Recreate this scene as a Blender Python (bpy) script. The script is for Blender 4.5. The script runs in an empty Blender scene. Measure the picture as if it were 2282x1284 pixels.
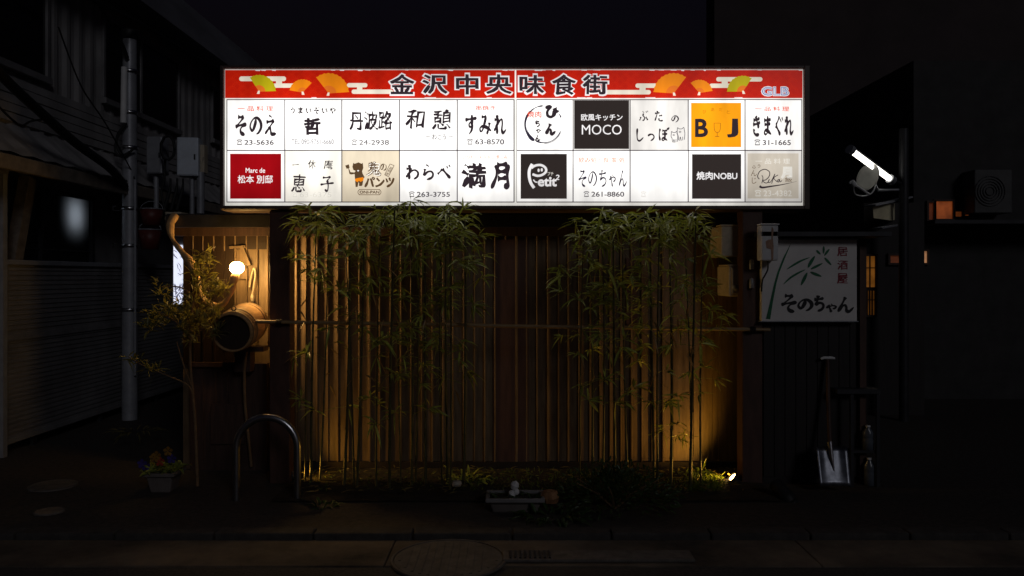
import bpy, bmesh, math, random
from mathutils import Vector, Matrix
random.seed(7)
S = bpy.context.scene
COL = S.collection
R = math.radians
F = 1800.0; CX = 1141.0; HY = 615.0; EYE = 1.6      # focal length (px of the photo), vanishing point, eye height

# ------------------------------------------------------------------ camera, sky, sun, exposure
cam = bpy.data.cameras.new("camera"); camo = bpy.data.objects.new("camera", cam); COL.objects.link(camo)
cam.sensor_width = 36; cam.lens = F / 2282 * 36
cam.shift_y = -27 / 2282
cam.clip_start = 0.05; cam.clip_end = 500
camo.location = (0, 0, EYE); camo.rotation_euler = (R(90), 0, 0)
S.camera = camo

SUN_EL, SUN_AZ = R(24), R(24)        # a distant street light behind the camera, to the right, plays the night's "sun"
w = bpy.data.worlds.new("World"); S.world = w; w.use_nodes = True
wn = w.node_tree; bg = wn.nodes["Background"]
sky = wn.nodes.new("ShaderNodeTexSky"); sky.sky_type = 'NISHITA'; sky.sun_disc = False
sky.sun_elevation = R(-3); sky.sun_rotation = R(180) - SUN_AZ
mx = wn.nodes.new("ShaderNodeMix"); mx.data_type = 'RGBA'; mx.blend_type = 'MULTIPLY'; mx.inputs[0].default_value = 1
mx.inputs[7].default_value = (0.34, 0.33, 0.56, 1)
wn.links.new(sky.outputs[0], mx.inputs[6]); wn.links.new(mx.outputs[2], bg.inputs[0])
bg.inputs[1].default_value = 0.11
sl = bpy.data.lights.new("sun", 'SUN'); so = bpy.data.objects.new("sun", sl); COL.objects.link(so)
sl.energy = 0.14; sl.angle = R(12); sl.color = (0.96, 0.95, 1.0)
d = Vector((-math.sin(SUN_AZ) * math.cos(SUN_EL), math.cos(SUN_AZ) * math.cos(SUN_EL), -math.sin(SUN_EL)))
so.rotation_euler = d.to_track_quat('-Z', 'Y').to_euler()
S.view_settings.view_transform = 'Standard'; S.view_settings.look = 'None'
S.view_settings.exposure = 0; S.view_settings.gamma = 1
S.render.engine = 'CYCLES'
S.cycles.use_denoising = True
S.cycles.max_bounces = 5; S.cycles.diffuse_bounces = 3
S.cycles.sample_clamp_indirect = 3

# ------------------------------------------------------------------ helpers
def P(px, py, Y): return Vector(((px - CX) / F * Y, Y, EYE + (HY - py) / F * Y))
def PX(px, Y): return (px - CX) / F * Y
def PZ(py, Y): return EYE + (HY - py) / F * Y
def GY(py): return EYE * F / (py - HY)          # distance of a ground pixel

def spline(pts, n=8):
    pts = [Vector(p) for p in pts]
    if len(pts) < 3 or n <= 1: return pts
    out = []
    for i in range(len(pts) - 1):
        p0 = pts[max(i - 1, 0)]; p1 = pts[i]; p2 = pts[i + 1]; p3 = pts[min(i + 2, len(pts) - 1)]
        for k in range(n):
            t = k / n
            out.append(0.5 * ((2 * p1) + (p2 - p0) * t + (2 * p0 - 5 * p1 + 4 * p2 - p3) * t * t + (3 * p1 - p0 - 3 * p2 + p3) * t ** 3))
    out.append(pts[-1]); return out

def root_of(o):
    while o.parent: o = o.parent
    return o

class MB:
    def __init__(s): s.v = []; s.f = []; s.sm = []
    def add(s, vs, fs, smooth=False):
        b = len(s.v); s.v += [Vector(v) for v in vs]
        for f in fs: s.f.append([i + b for i in f]); s.sm.append(smooth)
        return s
    def box(s, x0, x1, y0, y1, z0, z1, M=None):
        vs = [Vector((x, y, z)) for z in (z0, z1) for y in (y0, y1) for x in (x0, x1)]
        if M: vs = [M @ v for v in vs]
        return s.add(vs, [(0, 2, 3, 1), (4, 5, 7, 6), (0, 1, 5, 4), (2, 6, 7, 3), (0, 4, 6, 2), (1, 3, 7, 5)])
    def bar(s, a, b, w, h):
        a = Vector(a); b = Vector(b); M = Matrix.Translation(a) @ (b - a).to_track_quat('X', 'Z').to_matrix().to_4x4()
        return s.box(0, (b - a).length, -w / 2, w / 2, -h / 2, h / 2, M)
    def tube(s, pts, r, n=10, cap=True):
        pts = [Vector(p) for p in pts]; m = len(pts)
        rs = r if isinstance(r, (list, tuple)) else [r] * m
        if len(rs) != m: rs = [rs[0] + (rs[-1] - rs[0]) * i / (m - 1) for i in range(m)]
        vs = []; up = Vector((0, 0, 1))
        for i, p in enumerate(pts):
            t = (pts[min(i + 1, m - 1)] - pts[max(i - 1, 0)]).normalized()
            a = up - t * up.dot(t)
            if a.length < 0.15: a = Vector((1, 0, 0)) - t * t.x
            a.normalize(); b = t.cross(a); up = a
            vs += [p + (a * math.cos(k * 2 * math.pi / n) + b * math.sin(k * 2 * math.pi / n)) * rs[i] for k in range(n)]
        fs = [(i * n + k, i * n + (k + 1) % n, (i + 1) * n + (k + 1) % n, (i + 1) * n + k) for i in range(m - 1) for k in range(n)]
        s.add(vs, fs, True)
        if cap: s.add(vs[:n], [tuple(reversed(range(n)))]); s.add(vs[-n:], [tuple(range(n))])
        return s
    def lathe(s, prof, M, n=24, smooth=True):
        vs = [M @ Vector((r * math.cos(k * 2 * math.pi / n), r * math.sin(k * 2 * math.pi / n), z)) for r, z in prof for k in range(n)]
        m = len(prof)
        return s.add(vs, [(i * n + k, i * n + (k + 1) % n, (i + 1) * n + (k + 1) % n, (i + 1) * n + k) for i in range(m - 1) for k in range(n)], smooth)
    def poly(s, pts): return s.add(pts, [tuple(range(len(pts)))])
    def leaf(s, base, dirv, L, W, droop=0.25, roll=0.0):
        d = Vector(dirv).normalized(); side = d.cross(Vector((0, 0, 1)))
        if side.length < 1e-3: side = Vector((1, 0, 0))
        side.normalize(); side = Matrix.Rotation(roll, 3, d) @ side; nrm = side.cross(d)
        b = Vector(base); dn = Vector((0, 0, -1))
        m1 = b + d * L * 0.35 + dn * L * droop * 0.1; m2 = b + d * L * 0.7 + dn * L * droop * 0.45; t = b + d * L + dn * L * droop
        vs = [b, m1 - side * W / 2 + nrm * W * .12, m1 - nrm * W * .05, m1 + side * W / 2 + nrm * W * .12,
              m2 - side * W * .38 + nrm * W * .1, m2, m2 + side * W * .38 + nrm * W * .1, t]
        return s.add(vs, [(0, 2, 1), (0, 3, 2), (1, 2, 5, 4), (2, 3, 6, 5), (4, 5, 7), (5, 6, 7)])
    def build(s, name, mat, parent=None, loc=None):
        me = bpy.data.meshes.new(name)
        off = Vector(loc) if loc is not None else (Vector(root_of(parent).location) if parent else Vector())
        me.from_pydata([tuple(v - off) for v in s.v], [], s.f); me.update()
        me.polygons.foreach_set("use_smooth", s.sm)
        ob = bpy.data.objects.new(name, me); COL.objects.link(ob)
        if parent: ob.parent = parent
        elif loc is not None: ob.location = loc
        me.materials.append(mat); return ob

def tag(o, label, cat, group=None):
    o["label"] = label; o["category"] = cat
    if group: o["group"] = group
    return o
def thing(name, label, cat, loc, group=None):
    o = bpy.data.objects.new(name, None); COL.objects.link(o); o.location = loc; o.empty_display_size = 0.1
    return tag(o, label, cat, group)
def bevel(o, wd=0.006, seg=2):
    m = o.modifiers.new("bevel", 'BEVEL'); m.width = wd; m.segments = seg; m.limit_method = 'ANGLE'; return o
def axis_m(a, b):
    a = Vector(a); b = Vector(b); return Matrix.Translation(a) @ (b - a).to_track_quat('Z', 'Y').to_matrix().to_4x4()

def mat(name, rgb, rough=0.6, metal=0.0, var=0.25, scale=6.0, stretch=(1, 1, 1), bump=0.0, emit=None, es=0.0, rgb2=None, spec=0.4):
    m = bpy.data.materials.new(name); m.use_nodes = True; nt = m.node_tree; b = nt.nodes["Principled BSDF"]
    b.inputs["Roughness"].default_value = rough; b.inputs["Metallic"].default_value = metal
    b.inputs["Specular IOR Level"].default_value = spec
    tc = nt.nodes.new("ShaderNodeTexCoord"); mp = nt.nodes.new("ShaderNodeMapping"); mp.inputs[3].default_value = stretch
    nz = nt.nodes.new("ShaderNodeTexNoise"); nz.inputs["Scale"].default_value = scale; nz.inputs["Detail"].default_value = 6
    nz.inputs["Roughness"].default_value = 0.65
    nt.links.new(tc.outputs["Object"], mp.inputs[0]); nt.links.new(mp.outputs[0], nz.inputs[0])
    rp = nt.nodes.new("ShaderNodeValToRGB"); e = rp.color_ramp.elements
    e[0].position = 0.3; e[1].position = 0.72
    c2 = rgb2 or rgb
    e[0].color = tuple(c * (1 - var) for c in c2) + (1,); e[1].color = tuple(min(1, c * (1 + var)) for c in rgb) + (1,)
    nt.links.new(nz.outputs[0], rp.inputs[0]); nt.links.new(rp.outputs[0], b.inputs["Base Color"])
    if bump:
        bp = nt.nodes.new("ShaderNodeBump"); bp.inputs["Strength"].default_value = bump; bp.inputs["Distance"].default_value = 0.01
        nt.links.new(nz.outputs[0], bp.inputs["Height"]); nt.links.new(bp.outputs[0], b.inputs["Normal"])
    if emit: b.inputs["Emission Color"].default_value = (*emit, 1); b.inputs["Emission Strength"].default_value = es
    return m

def leafmat(name, rgb, tr=0.35, rgb2=None):
    m = mat(name, rgb, 0.42, 0, 0.45, 9, rgb2=rgb2); nt = m.node_tree; b = nt.nodes["Principled BSDF"]
    out = nt.nodes["Material Output"]; t = nt.nodes.new("ShaderNodeBsdfTranslucent"); t.inputs[0].default_value = (rgb[0] * 1.5, rgb[1] * 1.5, rgb[2], 1)
    mxs = nt.nodes.new("ShaderNodeMixShader"); mxs.inputs[0].default_value = tr
    nt.links.new(b.outputs[0], mxs.inputs[1]); nt.links.new(t.outputs[0], mxs.inputs[2]); nt.links.new(mxs.outputs[0], out.inputs[0]); return m

YS = 6.2                                    # front plane of the big signboard
SX0, SX1 = PX(497, YS), PX(1796, YS); SZ0, SZ1 = PZ(466, YS), PZ(150, YS)
def backlit(name, rgb, k=1.0, base=None):
    """acrylic sheet lit from behind by tubes lying along the middle of the cabinet"""
    m = bpy.data.materials.new(name); m.use_nodes = True; nt = m.node_tree; b = nt.nodes["Principled BSDF"]
    b.inputs["Base Color"].default_value = (*(base or [c * 0.25 for c in rgb]), 1); b.inputs["Roughness"].default_value = 0.35
    b.inputs["Emission Color"].default_value = (*rgb, 1)
    g = nt.nodes.new("ShaderNodeNewGeometry"); sp = nt.nodes.new("ShaderNodeSeparateXYZ"); nt.links.new(g.outputs["Position"], sp.inputs[0])
    def fall(sock, c, a, bb, lo, hi):
        s1 = nt.nodes.new("ShaderNodeMath"); s1.operation = 'SUBTRACT'; s1.inputs[1].default_value = c; nt.links.new(sock, s1.inputs[0])
        s2 = nt.nodes.new("ShaderNodeMath"); s2.operation = 'ABSOLUTE'; nt.links.new(s1.outputs[0], s2.inputs[0])
        mr = nt.nodes.new("ShaderNodeMapRange"); mr.interpolation_type = 'SMOOTHSTEP'
        mr.inputs[1].default_value = a; mr.inputs[2].default_value = bb; mr.inputs[3].default_value = hi; mr.inputs[4].default_value = lo
        nt.links.new(s2.outputs[0], mr.inputs[0]); return mr.outputs[0]
    fz = fall(sp.outputs[2], PZ(300, YS), 0.2, 0.58, 0.68, 1.2)
    fx = fall(sp.outputs[0], PX(1100, YS), 1.5, 2.4, 0.78, 1.0)
    nz = nt.nodes.new("ShaderNodeTexNoise"); nz.inputs["Scale"].default_value = 3.0; nz.inputs["Detail"].default_value = 4
    vm = nt.nodes.new("ShaderNodeVectorMath"); vm.operation = 'MULTIPLY'; vm.inputs[1].default_value = (2.2, 1, .7); nt.links.new(g.outputs["Position"], vm.inputs[0]); nt.links.new(vm.outputs[0], nz.inputs[0])
    mr = nt.nodes.new("ShaderNodeMapRange"); mr.inputs[1].default_value = .25; mr.inputs[2].default_value = .75; mr.inputs[3].default_value = 0.72 * k; mr.inputs[4].default_value = 1.15 * k; nt.links.new(nz.outputs[0], mr.inputs[0])
    a1 = nt.nodes.new("ShaderNodeMath"); a1.operation = 'MULTIPLY'; nt.links.new(fz, a1.inputs[0]); nt.links.new(fx, a1.inputs[1])
    a2 = nt.nodes.new("ShaderNodeMath"); a2.operation = 'MULTIPLY'; nt.links.new(a1.outputs[0], a2.inputs[0]); nt.links.new(mr.outputs[0], a2.inputs[1])
    nt.links.new(a2.outputs[0], b.inputs["Emission Strength"]); return m

def glow(name, rgb, k):
    m = bpy.data.materials.new(name); m.use_nodes = True; b = m.node_tree.nodes["Principled BSDF"]
    b.inputs["Base Color"].default_value = (*[min(1, c) * .6 for c in rgb], 1)
    b.inputs["Emission Color"].default_value = (*rgb, 1); b.inputs["Emission Strength"].default_value = k; return m

M = {}
M['asphalt'] = mat('asphalt', (.045, .04, .037), .85, 0, .5, 60, bump=.5, rgb2=(.03, .028, .027))
M['pave'] = mat('pavement', (.045, .037, .032), .85, 0, .5, 25, bump=.5)
M['concrete'] = mat('concrete', (.2, .17, .14), .85, 0, .35, 9, bump=.3)
M['conc_dark'] = mat('old_concrete', (.12, .105, .095), .85, 0, .4, 14, bump=.35)
M['foot_shade_mat'] = mat('foot_shade_brown', (.02, .014, .012), .8, 0, .4, 12)  # shadow tone for the strip at the wall foot
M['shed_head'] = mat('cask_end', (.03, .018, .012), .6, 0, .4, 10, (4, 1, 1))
M['soil'] = mat('soil', (.022, .017, .013), .95, 0, .6, 30, bump=.9)
M['wood_wall'] = mat('wall_boards', (.185, .125, .07), .55, 0, .3, 9, (3, 3, .35), .15, rgb2=(.14, .09, .048))
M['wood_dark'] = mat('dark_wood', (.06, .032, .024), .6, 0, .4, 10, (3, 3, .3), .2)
M['post'] = mat('post_paint', (.075, .036, .026), .55, 0, .35, 8, (2, 2, .5), .1)
M['brown_metal'] = mat('brown_metal', (.09, .06, .05), .45, .0, .3, 6)
M['grey_metal'] = mat('grey_metal', (.3, .31, .34), .42, .25, .2, 8)
M['dark_metal'] = mat('dark_metal', (.035, .035, .04), .45, .3, .3, 8)
M['steel'] = mat('steel', (.5, .5, .52), .28, 1.0, .15, 10)
M['siding'] = mat('siding', (.30, .29, .29), .6, .0, .35, 3, (1, 1, .3))
M['siding_low'] = mat('panel_metal', (.21, .205, .21), .5, .1, .3, 2.5)
M['white'] = mat('white_paint', (.7, .7, .7), .6, 0, .12, 7)
M['cream'] = mat('cream_plastic', (.5, .43, .32), .6, 0, .2, 12)
M['board'] = mat('sign_board', (.82, .79, .76), .5, 0, .1, 4)
M['black'] = mat('black_rubber', (.012, .012, .013), .6, 0, .3, 10)
M['glass_dark'] = mat('dark_glass', (.006, .006, .008), .12, 0, .3, 3, spec=.5)
M['bamboo_pole'] = mat('bamboo_pole', (.3, .2, .1), .5, 0, .3, 10, (1, 6, 6))
M['culm'] = mat('bamboo_culm', (.075, .07, .03), .45, 0, .4, 12, (6, 6, 1))
M['leaf'] = leafmat('bamboo_leaf', (.38, .42, .075), .16, rgb2=(.045, .085, .027))
M['dry'] = leafmat('dry_leaf', (.34, .22, .09), .2, rgb2=(.2, .12, .05))
M['leaf_olive'] = leafmat('narrow_leaf', (.2, .16, .06), rgb2=(.09, .10, .035))
M['leaf_dark'] = leafmat('shrub_leaf', (.04, .075, .02), .2)
M['grass'] = leafmat('grass_blade', (.10, .15, .025), .3)
M['bark'] = mat('bark', (.2, .12, .06), .8, 0, .4, 18, (3, 3, 1), .4)
M['vine'] = mat('vine_wood', (.40, .25, .12), .7, 0, .4, 16, bump=.5)
M['cask'] = mat('cask_wood', (.34, .2, .09), .6, 0, .35, 10, (4, 1, 4), .2)
M['hoop'] = mat('hoop', (.2, .13, .07), .55, 0, .3, 10)
M['pot'] = mat('planter_plastic', (.15, .13, .12), .6, 0, .2, 9)
M['red'] = mat('red_paint', (.1, .018, .014), .5, 0, .3, 8)
M['ink'] = mat('black_paint', (.008, .008, .012), .5, 0, .2, 8)
M['green_paint'] = mat('green_paint', (.008, .15, .06), .5, 0, .4, 20)
M['red_paint'] = mat('sign_red_paint', (.32, .02, .04), .5, 0, .3, 20)
M['rust'] = mat('rust', (.3, .15, .07), .7, 0, .4, 20)
M['stone'] = mat('stone', (.4, .36, .3), .8, 0, .3, 15)

# ------------------------------------------------------------------ the setting: ground
def structure(o): o["kind"] = "structure"; return o
def stuff(o): o["kind"] = "stuff"; return o
g = MB(); g.box(-60, 60, -20, 90, -.3, 0); structure(g.build('ground', M['pave']))
g = MB(); g.poly([(-60, -20, .004), (60, -20, .004), (60, 4.42, .004), (-60, 4.42, .004)]); structure(g.build('road', M['asphalt']))
g = MB()
for i in range(-6, 6): g.box(i * 2.4 - .7 + .003, i * 2.4 + 1.7 - .003, 4.425, 4.86, -.01, .012)
structure(bevel(g.build('gutter', mat('gutter_concrete', (.14, .11, .08), .85, 0, .4, 1.6, bump=.3, rgb2=(.035, .03, .027))), .006))
g = MB()
for i in range(-14, 14): g.box(i * .6 + .004, i * .6 + .596, 4.865, 4.99, -.01, .05)
structure(bevel(g.build('kerb', mat('kerb_stone', (.05, .045, .042), .85, 0, .4, 14, bump=.35)), .012))
# planting bed: bumpy soil sheet
g = MB(); nx, ny = 70, 26; x0, x1, y0, y1 = PX(655, 6.3), PX(1690, 6.3), 5.7, 6.66
vs = [(x0 + (x1 - x0) * i / nx, y0 + (y1 - y0) * j / ny,
       .008 + .004 * math.sin(i * .7) * math.sin(j * .9 + i * .2) + random.uniform(0, .009)) for j in range(ny + 1) for i in range(nx + 1)]
g.add(vs, [(j * (nx + 1) + i, j * (nx + 1) + i + 1, (j + 1) * (nx + 1) + i + 1, (j + 1) * (nx + 1) + i) for j in range(ny) for i in range(nx)], True)
structure(g.build('planting_bed', M['soil']))

# ------------------------------------------------------------------ the main wooden building behind the sign
YW = 6.7
bx0, bx1 = PX(408, YW), PX(1690, YW)
main = thing('restaurant', 'low brown restaurant with vertical boards behind the bamboo and big signboard', 'building', (0, YW, 0))
zt = 2.03
ph = 23.3 / F * YW                      # pitch of the boards' ribs
g = MB(); g.box(bx0, bx1, YW, 10.5, 0, zt)
g.build('wall', M['wood_wall'], main)
g = MB(); x = PX(659, YW); k = 0
while x < PX(1478, YW):
    wdt = .012 if (k % 7) else .017
    g.box(x, x + wdt, YW - .024 + .006 * math.sin(k * 2.3), YW + .01, .001, 1.93); x += ph * (1 + .03 * math.sin(k * 1.7)); k += 1
for px in (430, 452, 476, 500, 524, 549, 573, 596, 604):
    xx = PX(px, YW); g.box(xx, xx + .012, YW - .022, YW + .01, 1.05, 1.95)
bevel(g.build('batten', M['wood_wall'], main), .003, 1).name = 'batten'
g = MB(); g.box(PX(1100, YW), PX(1178, YW), YW - .02, YW + .005, .05, 1.9); g.box(PX(1395, YW), PX(1420, YW), YW - .02, YW + .005, 1.2, 1.75)
g.build('shutter', mat('shutter_brown', (.085, .045, .035), .5, 0, .3, 8, (3, 3, .4)), main)
g = MB(); g.box(PX(400, YW) - .02, PX(1700, YW), YW - .05, YW + .01, 1.93, 2.03)
g.build('beam', M['wood_dark'], main)
g = MB(); g.box(PX(372, 6.5), PX(1700, 6.5), 6.5, 10.7, 2.035, 2.10); g.box(PX(372, 6.5), PX(1700, 6.5), 6.47, 6.5, 1.99, 2.09)
g.build('roof', M['dark_metal'], main)
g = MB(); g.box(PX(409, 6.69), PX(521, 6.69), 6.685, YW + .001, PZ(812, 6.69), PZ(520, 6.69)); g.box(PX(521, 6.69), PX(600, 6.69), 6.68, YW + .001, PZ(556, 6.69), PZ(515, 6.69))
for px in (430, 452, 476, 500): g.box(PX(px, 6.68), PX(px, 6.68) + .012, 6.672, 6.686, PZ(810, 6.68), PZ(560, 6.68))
g.build('dark_boarding', mat('darker_boards', (.024, .013, .007), .5, 0, .35, 9, (3, 3, .35), .2), main)  # boards darker than the wall, left of the bulb and above it
# lower dark door-like dado at the left
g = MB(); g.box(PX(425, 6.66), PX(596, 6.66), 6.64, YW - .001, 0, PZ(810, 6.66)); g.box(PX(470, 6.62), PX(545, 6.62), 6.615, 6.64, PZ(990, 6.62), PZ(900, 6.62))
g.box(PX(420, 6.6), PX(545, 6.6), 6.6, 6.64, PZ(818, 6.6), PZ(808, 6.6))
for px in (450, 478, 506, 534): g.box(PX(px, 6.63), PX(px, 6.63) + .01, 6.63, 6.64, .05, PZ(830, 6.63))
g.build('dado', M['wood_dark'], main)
g = MB(); g.box(PX(648, 6.67), PX(1652, 6.67), 6.66, YW - .0, 0.0, .065); g.build('foot_shade', M['foot_shade_mat'], main)  # added dark strip imitating the shadow along the wall foot
g = MB()
for px in (1500, 1546, 1588): g.box(PX(px, YW), PX(px, YW) + .008, YW - .008, YW + .01, .1, 1.93)
g.build('seam', M['wood_wall'], main)
g = MB(); g.box(PX(1600, YW), PX(1652, YW), YW - .015, YW + .01, .0, 1.93)
g.build('corner_board', M['wood_wall'], main)

# ------------------------------------------------------------------ the big lit signboard
sign = thing('signboard', 'wide backlit signboard of twenty shop panels under a red header on brown posts', 'signboard', ((SX0 + SX1) / 2, YS, SZ0))
def sx(px): return PX(px, YS)
def sz(py): return PZ(py, YS)
def sheet(x0, y0, x1, y1, layer, thick=0.0):
    Y = YS - layer * .0022
    g = MB(); g.box(sx(x0), sx(x1), Y, Y + .0012, sz(y1), sz(y0)); return g
g = MB(); g.box(sx(491), sx(1803), YS + .006, YS + .29, sz(469), sz(147)); bevel(g.build('cabinet', M['brown_metal'], sign), .012)
g = MB(); g.box(sx(493), sx(500.5), YS - .03, YS + .006, sz(467), sz(148)); g.box(sx(1790), sx(1802), YS - .03, YS + .006, sz(467), sz(148))
g.box(sx(500.5), sx(1790), YS - .03, YS + .006, sz(467), sz(459)); g.box(sx(500.5), sx(1790), YS - .03, YS + .006, sz(154), sz(148))
bevel(g.build('frame', M['brown_metal'], sign), .004)
WHITE = backlit('backlit_white', (1, .975, .945), 1.24); RIM = backlit('backlit_rim', (1, .97, .90), 1.0)
GRID = mat('grid_bar', (.03, .025, .03), .5, 0, .1, 5, emit=(.035, .025, .035), es=1)
sheet(501, 155, 1789.5, 458.5, 0).build('border_sheet', RIM, sign)
sheet(505, 221.5, 1787.5, 451.5, 1).build('divider_grid', GRID, sign)
RED = backlit('backlit_red', (.56, .012, .003))
def arcs(g, x0, y0, x1, y1, layer): pass
hdr = sheet(502, 156.5, 1147, 219, 2); hdr.v += []; hl = hdr.build('header_panel', RED, sign)
hr = sheet(1150.5, 156.5, 1788, 219, 2).build('header_panel', RED, sign)
hl['label'] = 'left half of the red header'; hr['label'] = 'right half of the red header'

DARKINK = mat('dark_ink', (.02, .015, .02), .5, 0, .1, 8, emit=(.030, .020, .026), es=1)
BLUEINK = mat('bluish_ink', (.02, .02, .05), .5, 0, .1, 8, emit=(.030, .025, .045), es=1)
GREYINK = mat('grey_ink', (.1, .1, .12), .5, 0, .1, 8, emit=(.09, .08, .09), es=1)
PALEINK = mat('pale_ink', (.2, .2, .2), .5, 0, .1, 8, emit=(.30, .29, .31), es=1)
REDINK = mat('red_ink', (.4, .1, .1), .5, 0, .1, 8, emit=(.80, .10, .05), es=1)
FADERED = mat('faded_red_ink', (.5, .3, .3), .5, 0, .1, 8, emit=(.90, .42, .30), es=1)
BROWNINK = mat('brown_ink', (.1, .06, .03), .5, 0, .1, 8, emit=(.10, .055, .025), es=1)
WHITEINK = backlit('backlit_letter', (1, .97, .97), .95)
GHOST = backlit('ghost_letter', (.9, .86, .78), 1.0)
CREAMC = backlit('backlit_cream', (.95, .86, .70), .95)
ORANGE = backlit('backlit_orange', (.95, .27, .008), .95); ORANGE2 = backlit('backlit_deep_orange', (.9, .2, .02), .9); LIME = backlit('backlit_lime', (.56, .46, .008), .95)
BLUE = mat('blue_ink', (.02, .06, .25), .5, 0, .1, 8, emit=(.03, .085, .35), es=1)

_txt = {}
def glyphs(s, weight=0.0):
    key = (s, weight)
    if key in _txt: return _txt[key]
    cu = bpy.data.curves.new('t', 'FONT'); cu.body = s; cu.resolution_u = 3; cu.fill_mode = 'FRONT'; cu.offset = weight
    o = bpy.data.objects.new('t', cu); tsc.collection.objects.link(o); tvl.update()
    dg = tvl.depsgraph; me = bpy.data.meshes.new_from_object(o.evaluated_get(dg))
    vs = [Vector((v.co.x, v.co.y)) for v in me.vertices]; fs = [tuple(p.vertices) for p in me.polygons]
    bpy.data.objects.remove(o); bpy.data.curves.remove(cu); bpy.data.meshes.remove(me)
    _txt[key] = (vs, fs); return vs, fs
tsc = bpy.data.scenes.new('lettering_work'); tvl = tsc.view_layers[0]

def brushify(vs, fs, amt, base=0.0, seed=1):
    """broad-nib look: outline points move along their normals by how steeply they face the nib"""
    from collections import Counter
    cnt = Counter(); own = {}
    for f in fs:
        for i in range(len(f)):
            e = (f[i], f[(i + 1) % len(f)]); k = (min(e), max(e)); cnt[k] += 1; own[k] = (e, f)
    n = [Vector((0, 0)) for _ in vs]
    for k, c in cnt.items():
        if c != 1: continue
        (a, b), f = own[k]; d = vs[b] - vs[a]
        if d.length < 1e-6: continue
        nn = Vector((d.y, -d.x)).normalized(); cen = sum((vs[i] for i in f), Vector((0, 0))) / len(f)
        if nn.dot(vs[a] - cen) < 0: nn = -nn
        n[a] += nn; n[b] += nn
    rnd = random.Random(seed); nib = Vector((.86, -.5)); out = []
    for v, q in zip(vs, n):
        if q.length > 1e-4:
            q = q.normalized(); h = math.sin(v.x * 9.1 + v.y * 7.3 + seed) * .5 + math.sin(v.x * 17 - v.y * 13) * .35
            v = v + q * (base + amt * (abs(q.dot(nib)) - .55) + amt * .55 * h + rnd.uniform(-.12, .12) * amt)
        out.append(v)
    return out

def put(vs, fs, box, layer, m, parent, name='lettering', shear=0.0, rot=0.0, keep=False):
    vs = [Vector((v.x + shear * v.y, v.y)) for v in vs]
    if rot: c, s = math.cos(rot), math.sin(rot); vs = [Vector((v.x * c - v.y * s, v.x * s + v.y * c)) for v in vs]
    a0 = min(v.x for v in vs); a1 = max(v.x for v in vs); b0 = min(v.y for v in vs); b1 = max(v.y for v in vs)
    x0, y0, x1, y1 = box; kx = (x1 - x0) / max(a1 - a0, 1e-6); ky = (y1 - y0) / max(b1 - b0, 1e-6)
    Y = YS - layer * .0022
    g = MB(); g.add([(sx(x0 + (v.x - a0) * kx), Y, sz(y1 - (v.y - b0) * ky)) for v in vs], fs)
    return g.build(name, m, parent)
def text(s, box, m, parent, layer=5, weight=0.0, brush=0.0, base=0.0, shear=0.0, rot=0.0, name='lettering'):
    if s.startswith('☎'):
        x0, y0, x1, y1 = box; h = y1 - y0; cw = h * 1.0
        c_ = x0 + cw / 2; q = lambda u, v: (c_ + u * cw, y0 + v * h)
        strokes([([q(-.44, .26), q(-.4, .08), q(0, 0), q(.4, .08), q(.44, .26)], h * .15, 'flat'), ([q(-.22, .3), q(-.42, .92), q(.42, .92), q(.22, .3), q(-.22, .3)], h * .15, 'flat2'), ([q(-.4, .92), q(.4, .92)], h * .17, 'flat')], m, parent, layer, 'telephone_symbol')
        s = s[1:].strip()
        if not s: return
        box = (x0 + cw * 1.45, y0, x1, y1)
    vs, fs = glyphs(s, 0)
    vs = brushify(vs, fs, brush, base + weight + (.012 if not m.name.startswith(('backlit', 'ghost', 'blue')) else 0), len(s) + int(box[0]))
    return put(vs, fs, box, layer, m, parent, name, shear, rot)

def ribbon(pts, wd, prof='brush', n=7):
    """flat brush stroke: list of (x, y) px, y down -> verts (x, -y) and faces"""
    p = spline([Vector((a, -b)) for a, b in pts], 1 if prof == 'flat2' else n); m = len(p); vs = []; fs = []
    for i, q in enumerate(p):
        t = i / (m - 1); d = (p[min(i + 1, m - 1)] - p[max(i - 1, 0)]); d.normalize(); nn = Vector((-d.y, d.x))
        if prof == 'brush':
            f = .55 + .55 * math.exp(-((t - .1) / .13) ** 2) + .40 * math.exp(-((t - .82) / .18) ** 2); f *= min(1, .35 + (1 - t) * 7) * min(1, .55 + t * 8)
            f *= .72 + .42 * abs(math.sin(math.atan2(d.y, d.x) - R(38)))
        elif prof == 'taper': f = max(.08, 1 - t)
        elif prof == 'lens': f = max(.06, math.sin(math.pi * min(1, t * 1.0)) ** .7)
        else: f = 1
        vs += [q + nn * wd * f / 2, q - nn * wd * f / 2]
    for i in range(m - 1): fs.append((2 * i, 2 * i + 1, 2 * i + 3, 2 * i + 2))
    return vs, fs
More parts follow.
